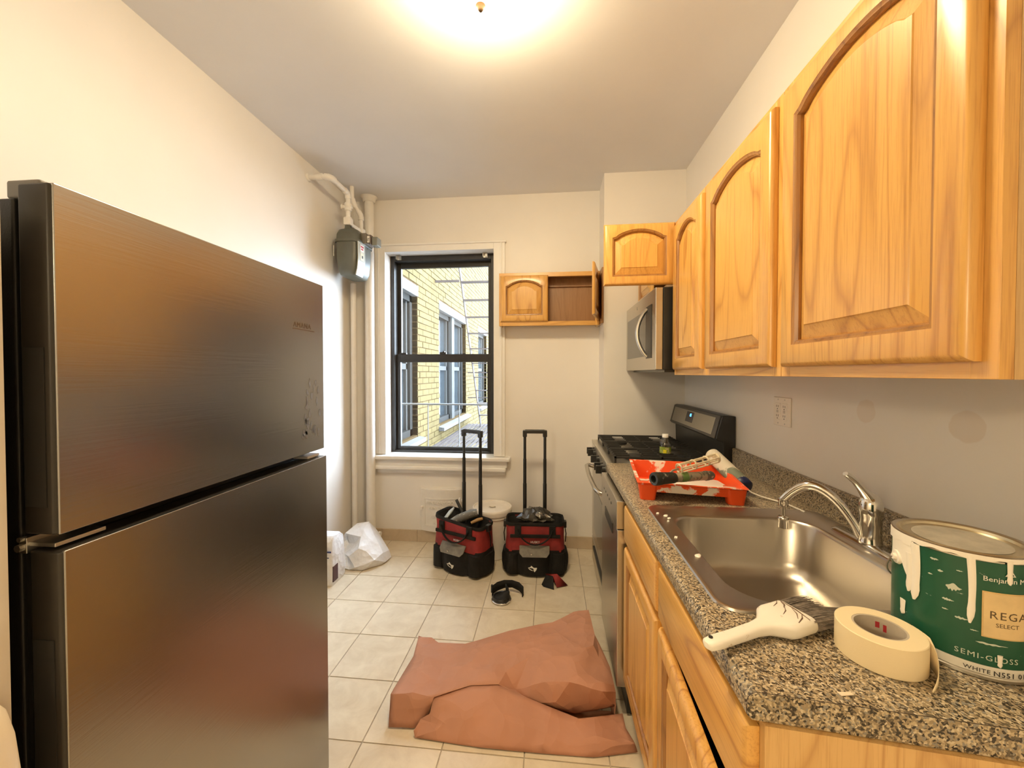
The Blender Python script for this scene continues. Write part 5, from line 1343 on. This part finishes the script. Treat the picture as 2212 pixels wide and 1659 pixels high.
# black strap on the floor
kp = thing('strap_harness', 'black strap with a metal-rimmed round cup lying on the floor before the bags', 'strap', (-0.285, 2.335, 0.0))
MB().lathe([(0.0, 0.001), (0.056, 0.0), (0.060, 0.004), (0.060, 0.009), (0.056, 0.012), (0.0, 0.012)], 32, (-0.012, 0.0, 0)).build('metal_rim', M_chrome, kp, 40)
MB().lathe([(0.056, 0.012), (0.057, 0.020), (0.050, 0.030), (0.044, 0.028), (0.040, 0.016), (0.0, 0.015)], 32, (-0.012, 0.0, 0)).build('cup', M_blackp, kp, 50)
MB().lathe([(0.034, 0.016), (0.022, 0.022), (0.0, 0.024)], 20, (-0.020, 0.004, 0)).build('pad', mat('strap pad', (0.20, 0.17, 0.12), 0.6), kp, 60)
def band(path, w0, w1, m, nm, th=0.004):
    mb = MB(); lo_ = []; hi_ = []
    for (x, y, z0, z1) in path: lo_.append((x, y, z0)); hi_.append((x, y, z1))
    n = len(path)
    mb.add(lo_ + hi_, [(i, i + 1, n + i + 1, n + i) for i in range(n - 1)])
    return mb.build(nm, m, kp, 60, solid=th)
band([(-0.070, 0.010, 0.010, 0.060), (-0.068, 0.040, 0.016, 0.068), (-0.045, 0.068, 0.020, 0.074), (-0.005, 0.088, 0.028, 0.078), (0.045, 0.092, 0.032, 0.078), (0.090, 0.080, 0.020, 0.072), (0.118, 0.055, 0.008, 0.060), (0.112, 0.040, 0.003, 0.040)], 0, 0, M_black_f, 'strap')
band([(0.010, 0.050, 0.012, 0.075), (0.030, 0.010, 0.012, 0.070), (0.036, -0.025, 0.012, 0.040), (0.020, -0.048, 0.012, 0.030)], 0, 0, M_black_f, 'cross_strap')
MB().loft([[(-0.012 + 0.050 * math.cos(2 * math.pi * k / 20), 0.050 * math.sin(2 * math.pi * k / 20), 0.020) for k in range(20)], [(0.004 + 0.034 * math.cos(2 * math.pi * k / 20), 0.008 + 0.026 * math.sin(2 * math.pi * k / 20), 0.038 + 0.012 * math.cos(2 * math.pi * k / 20)) for k in range(20)], [(0.012 + 0.010 * math.cos(2 * math.pi * k / 20), 0.014 + 0.008 * math.sin(2 * math.pi * k / 20), 0.050) for k in range(20)]]).build('lining', M_black_f, kp, 60)
MB().box(-0.080, -0.068, 0.020, 0.034, 0.030, 0.078).build('buckle', M_blackp, kp, bevel=0.003)
MB().box(0.060, 0.095, 0.0885, 0.0915, 0.048, 0.060).build('white_patch', M_letterw, kp)
# red and black scrap
rk = thing('fabric_scrap', 'small folded red and black fabric scrap on the floor under the right tool bag', 'fabric scrap', (0.010, 2.520, 0.0))
def scrap(pts, m, nm):
    me = MB().add(pts, [(0, 1, 2), (0, 2, 3), (1, 4, 2), (3, 2, 4), (0, 3, 4), (0, 4, 1)])
    return me.build(nm, m, rk, 10)
MB().add([(-0.068, 0.010, 0.004), (-0.040, 0.040, 0.050), (0.005, 0.020, 0.055), (0.012, -0.042, 0.003), (-0.055, -0.012, 0.003), (-0.02, 0.05, 0.003)], [(0, 1, 2), (0, 2, 3), (0, 3, 4), (1, 5, 2), (2, 5, 3)]).build('black_side', M_black_f, rk, 25, solid=0.003)
MB().add([(0.005, 0.025, 0.055), (0.032, 0.040, 0.062), (0.100, 0.012, 0.006), (0.030, -0.020, 0.006), (-0.030, 0.045, 0.055), (-0.045, 0.042, 0.060), (0.0, 0.052, 0.003)], [(0, 1, 2), (0, 2, 3), (0, 4, 1), (4, 5, 1), (1, 6, 2), (5, 6, 1)]).build('red_side', M_red, rk, 25, solid=0.003)

# ------------------------------------------------------------------ outside: brick wing and fire escape
BXW = -1.450
ex = thing('exterior_brick_wing', 'sunlit yellow brick wing of the building outside the window, with grey windows', 'building', (BXW, 3.36, -1.0))
M_brick = mat('yellow brick', (0.096, 0.073, 0.031), 0.95, var=0.16, vscale=3.0, spec=0.08)
M_brick2 = mat('yellow brick plain', (0.096, 0.073, 0.031), 0.95, var=0.16, vscale=3.0, spec=0.08)
M_mortar = mat('mortar', (0.064, 0.041, 0.017), 0.95, spec=0.05)
M_sillx = mat('stone sill', (0.085, 0.081, 0.075), 0.9, var=0.1, vscale=5)
M_xframe = mat('grey window frame', (0.024, 0.023, 0.021), 0.8, spec=0.1)
M_xfw = mat('pale window frame', (0.065, 0.065, 0.062), 0.8, spec=0.1)
M_xglass = mat('dark window glass', (0.03, 0.036, 0.04), 0.08)
YW = 3.36; ZW = -1.0
wins = [(3.40, 4.160), (4.995, 6.600), (7.75, 8.75)]        # world Y ranges of the openings
SILL, LINT = 0.70, 2.215
def inwin(y0, y1, z0, z1):
    for a, b in wins:
        if y1 > a + 0.001 and y0 < b - 0.001 and z1 > SILL - 0.001 and z0 < LINT + 0.115: return (a, b)
    return None
# mortar backing in blocks around the openings
mbk = MB()
ys = [YW] + [v for w in wins for v in w] + [10.0]
mbk.box(-0.25, -0.006, 0.0, 10.0 - YW, -1.0, SILL - ZW).box(-0.25, -0.006, 0.0, 10.0 - YW, LINT + 0.115 - ZW, 7.0)
for i in range(0, len(ys), 2):
    mbk.box(-0.25, -0.006, ys[i] - YW, ys[i + 1] - YW, SILL - ZW, LINT + 0.115 - ZW)
mbk.build('wall_core', M_mortar, ex)
BL, BHh = 0.205, 0.0585
pitch_l, pitch_h = 0.215, 0.068
cand = []
for r_ in range(0, 90):
    z0 = -0.30 + r_ * pitch_h
    offs = 0.0 if r_ % 2 == 0 else pitch_l / 2
    y = 3.37 - offs
    while y < 9.8:
        y0, y1 = max(y, 3.365), min(y + BL, 9.8)
        y += pitch_l
        w_ = inwin(y0, y1, z0, z0 + BHh)
        if w_:
            if y0 < w_[0] < y1 and w_[0] - y0 > 0.03: y1 = w_[0]
            elif y0 < w_[1] < y1 and y1 - w_[1] > 0.03: y0 = w_[1]
            else: continue
        if y1 - y0 < 0.03: continue
        cand.append((y0, y1, z0))
def seen(c):
    y, z = (c[0] + c[1]) / 2, c[2]
    d = y
    return 3.9 < y < 9.0 and 1.38 - 0.20 * d < z < 1.38 + 0.275 * d
near = sorted([c for c in cand if seen(c)], key=lambda c: c[0] + 0.15 * abs(c[2] - 1.5))[:296]
nearset = set(near)
cache = {}
for (y0, y1, z0) in near:
    L2 = round(y1 - y0, 3)
    if L2 not in cache:
        me = MB().box(-0.105, 0.0, 0, L2, 0, BHh).mesh('brick'); me.materials.append(M_brick); cache[L2] = me
    o = bpy.data.objects.new('brick', cache[L2]); COL.objects.link(o); o.parent = ex
    o.location = (random.uniform(-0.002, 0.003), y0 - YW, z0 - ZW)
far = MB()
for c in cand:
    if c in nearset: continue
    jx = random.uniform(-0.002, 0.003)
    far.box(-0.05, jx, c[0] - YW, c[1] - YW, c[2] - ZW, c[2] + BHh - ZW)
fo_ = far.build('far_bricks', M_brick2, ex); fo_['kind'] = 'stuff'
for wi, (a, b) in enumerate(wins):
    a_, b_ = a - YW, b - YW
    MB().box(-0.11, 0.004, a_ - 0.01, b_ + 0.01, LINT - ZW, LINT + 0.112 - ZW).build('lintel', M_sillx, ex)
    MB().box(-0.12, 0.075, a_ - 0.04, b_ + 0.06, SILL - 0.075 - ZW, SILL - ZW).fn(lambda x, y, z: (x, y, z - 0.25 * max(0, x + 0.05) if z > SILL - 0.01 - ZW else z)).build('sill', M_sillx, ex, bevel=0.004)
    half = [(a_ + 0.02, (a_ + b_) / 2 - 0.05), ((a_ + b_) / 2 + 0.05, b_ - 0.02)] if wi == 1 else [(a_ + 0.02, b_ - 0.02)]
    if wi == 1:
        MB().box(-0.125, -0.02, (a_ + b_) / 2 - 0.075, (a_ + b_) / 2 + 0.075, SILL - ZW, LINT - ZW).build('mullion', M_xfw, ex)
    for (p, q) in half:
        fw_x = MB().box(-0.14, -0.055, p, p + 0.07, SILL - ZW, LINT - ZW).box(-0.14, -0.055, q - 0.07, q, SILL - ZW, LINT - ZW).box(-0.14, -0.055, p, q, LINT - 0.07 - ZW, LINT - ZW).box(-0.14, -0.055, p, q, SILL - ZW, SILL + 0.07 - ZW).build('window_frame', M_xframe, ex)
        sw = MB().box(-0.13, -0.085, p + 0.07, p + 0.105, SILL + .07 - ZW, LINT - .07 - ZW).box(-0.13, -0.085, q - 0.105, q - 0.07, SILL + .07 - ZW, LINT - .07 - ZW).box(-0.13, -0.085, p + .07, q - .07, 1.42 - ZW, 1.48 - ZW).build('window_sash', M_xfw, fw_x)
        MB().box(-0.125, -0.115, p + 0.09, q - 0.09, SILL + .07 - ZW, LINT - .07 - ZW).build('window_pane', M_xglass, fw_x)
M_iron = mat('fire escape iron', (0.045, 0.032, 0.027), 0.9, var=0.2, vscale=20)
fe = thing('exterior_fire_escape', 'old iron fire escape with slatted landing and steep stair outside the window', 'fire escape', (-1.15, 5.4, 0.50))
for i in range(13):
    xx = -0.275 + i * 0.062
    MB().box(xx, xx + 0.036, -1.00, 1.32, -0.012, 0.0).build('slat', M_iron, fe)
for yy in (-0.98, -0.30, 0.50, 1.28):
    MB().box(-0.285, 0.58, yy, yy + 0.03, -0.05, -0.012).build('cross_bar', M_iron, fe)
zs0, zs1, ys0, ys1 = 0.0, 2.25, 0.95, -0.58
for xx in (0.0, 0.60):
    MB().loft([[(xx, ys0 - 0.05, zs0), (xx + 0.010, ys0 - 0.05, zs0), (xx + 0.010, ys0 + 0.05, zs0), (xx, ys0 + 0.05, zs0)], [(xx, ys1 - 0.05, zs1), (xx + 0.010, ys1 - 0.05, zs1), (xx + 0.010, ys1 + 0.05, zs1), (xx, ys1 + 0.05, zs1)]]).build('stringer', M_iron, fe)
for i in range(1, 11):
    u = i / 11; y_ = ys0 + (ys1 - ys0) * u; z_ = zs1 * u
    MB().box(0.010, 0.60, y_ - 0.05, y_ + 0.05, z_ - 0.006, z_ + 0.006).build('tread', M_iron, fe)
for xx, yy in ((0.22, 1.25), (0.28, 1.25)):
    MB().cyl((xx, yy, 0), (xx, yy, 3.4), 0.010, n=6).build('upright', M_iron, fe)
MB().box(-0.297, 0.01, ys1 - 0.01, ys1 + 0.02, 2.02, 2.045).build('wall_tie', M_iron, fe)
MB().box(-0.28, 0.60, 1.25, 1.27, 0.88, 0.90).box(-0.28, 0.60, 1.25, 1.27, 0.45, 0.465).build('rail', M_iron, fe)
gr_ = MB().box(-12, 12, 3.4, 24, -3.2, -3.0).build('exterior_ground', mat('courtyard concrete', (0.18, 0.17, 0.16), 0.9)); struct(gr_)
MB().box(-12, -1.7, 3.36, 10.0, 6.0, 6.2).build('roof_slab', M_mortar, None) if False else None
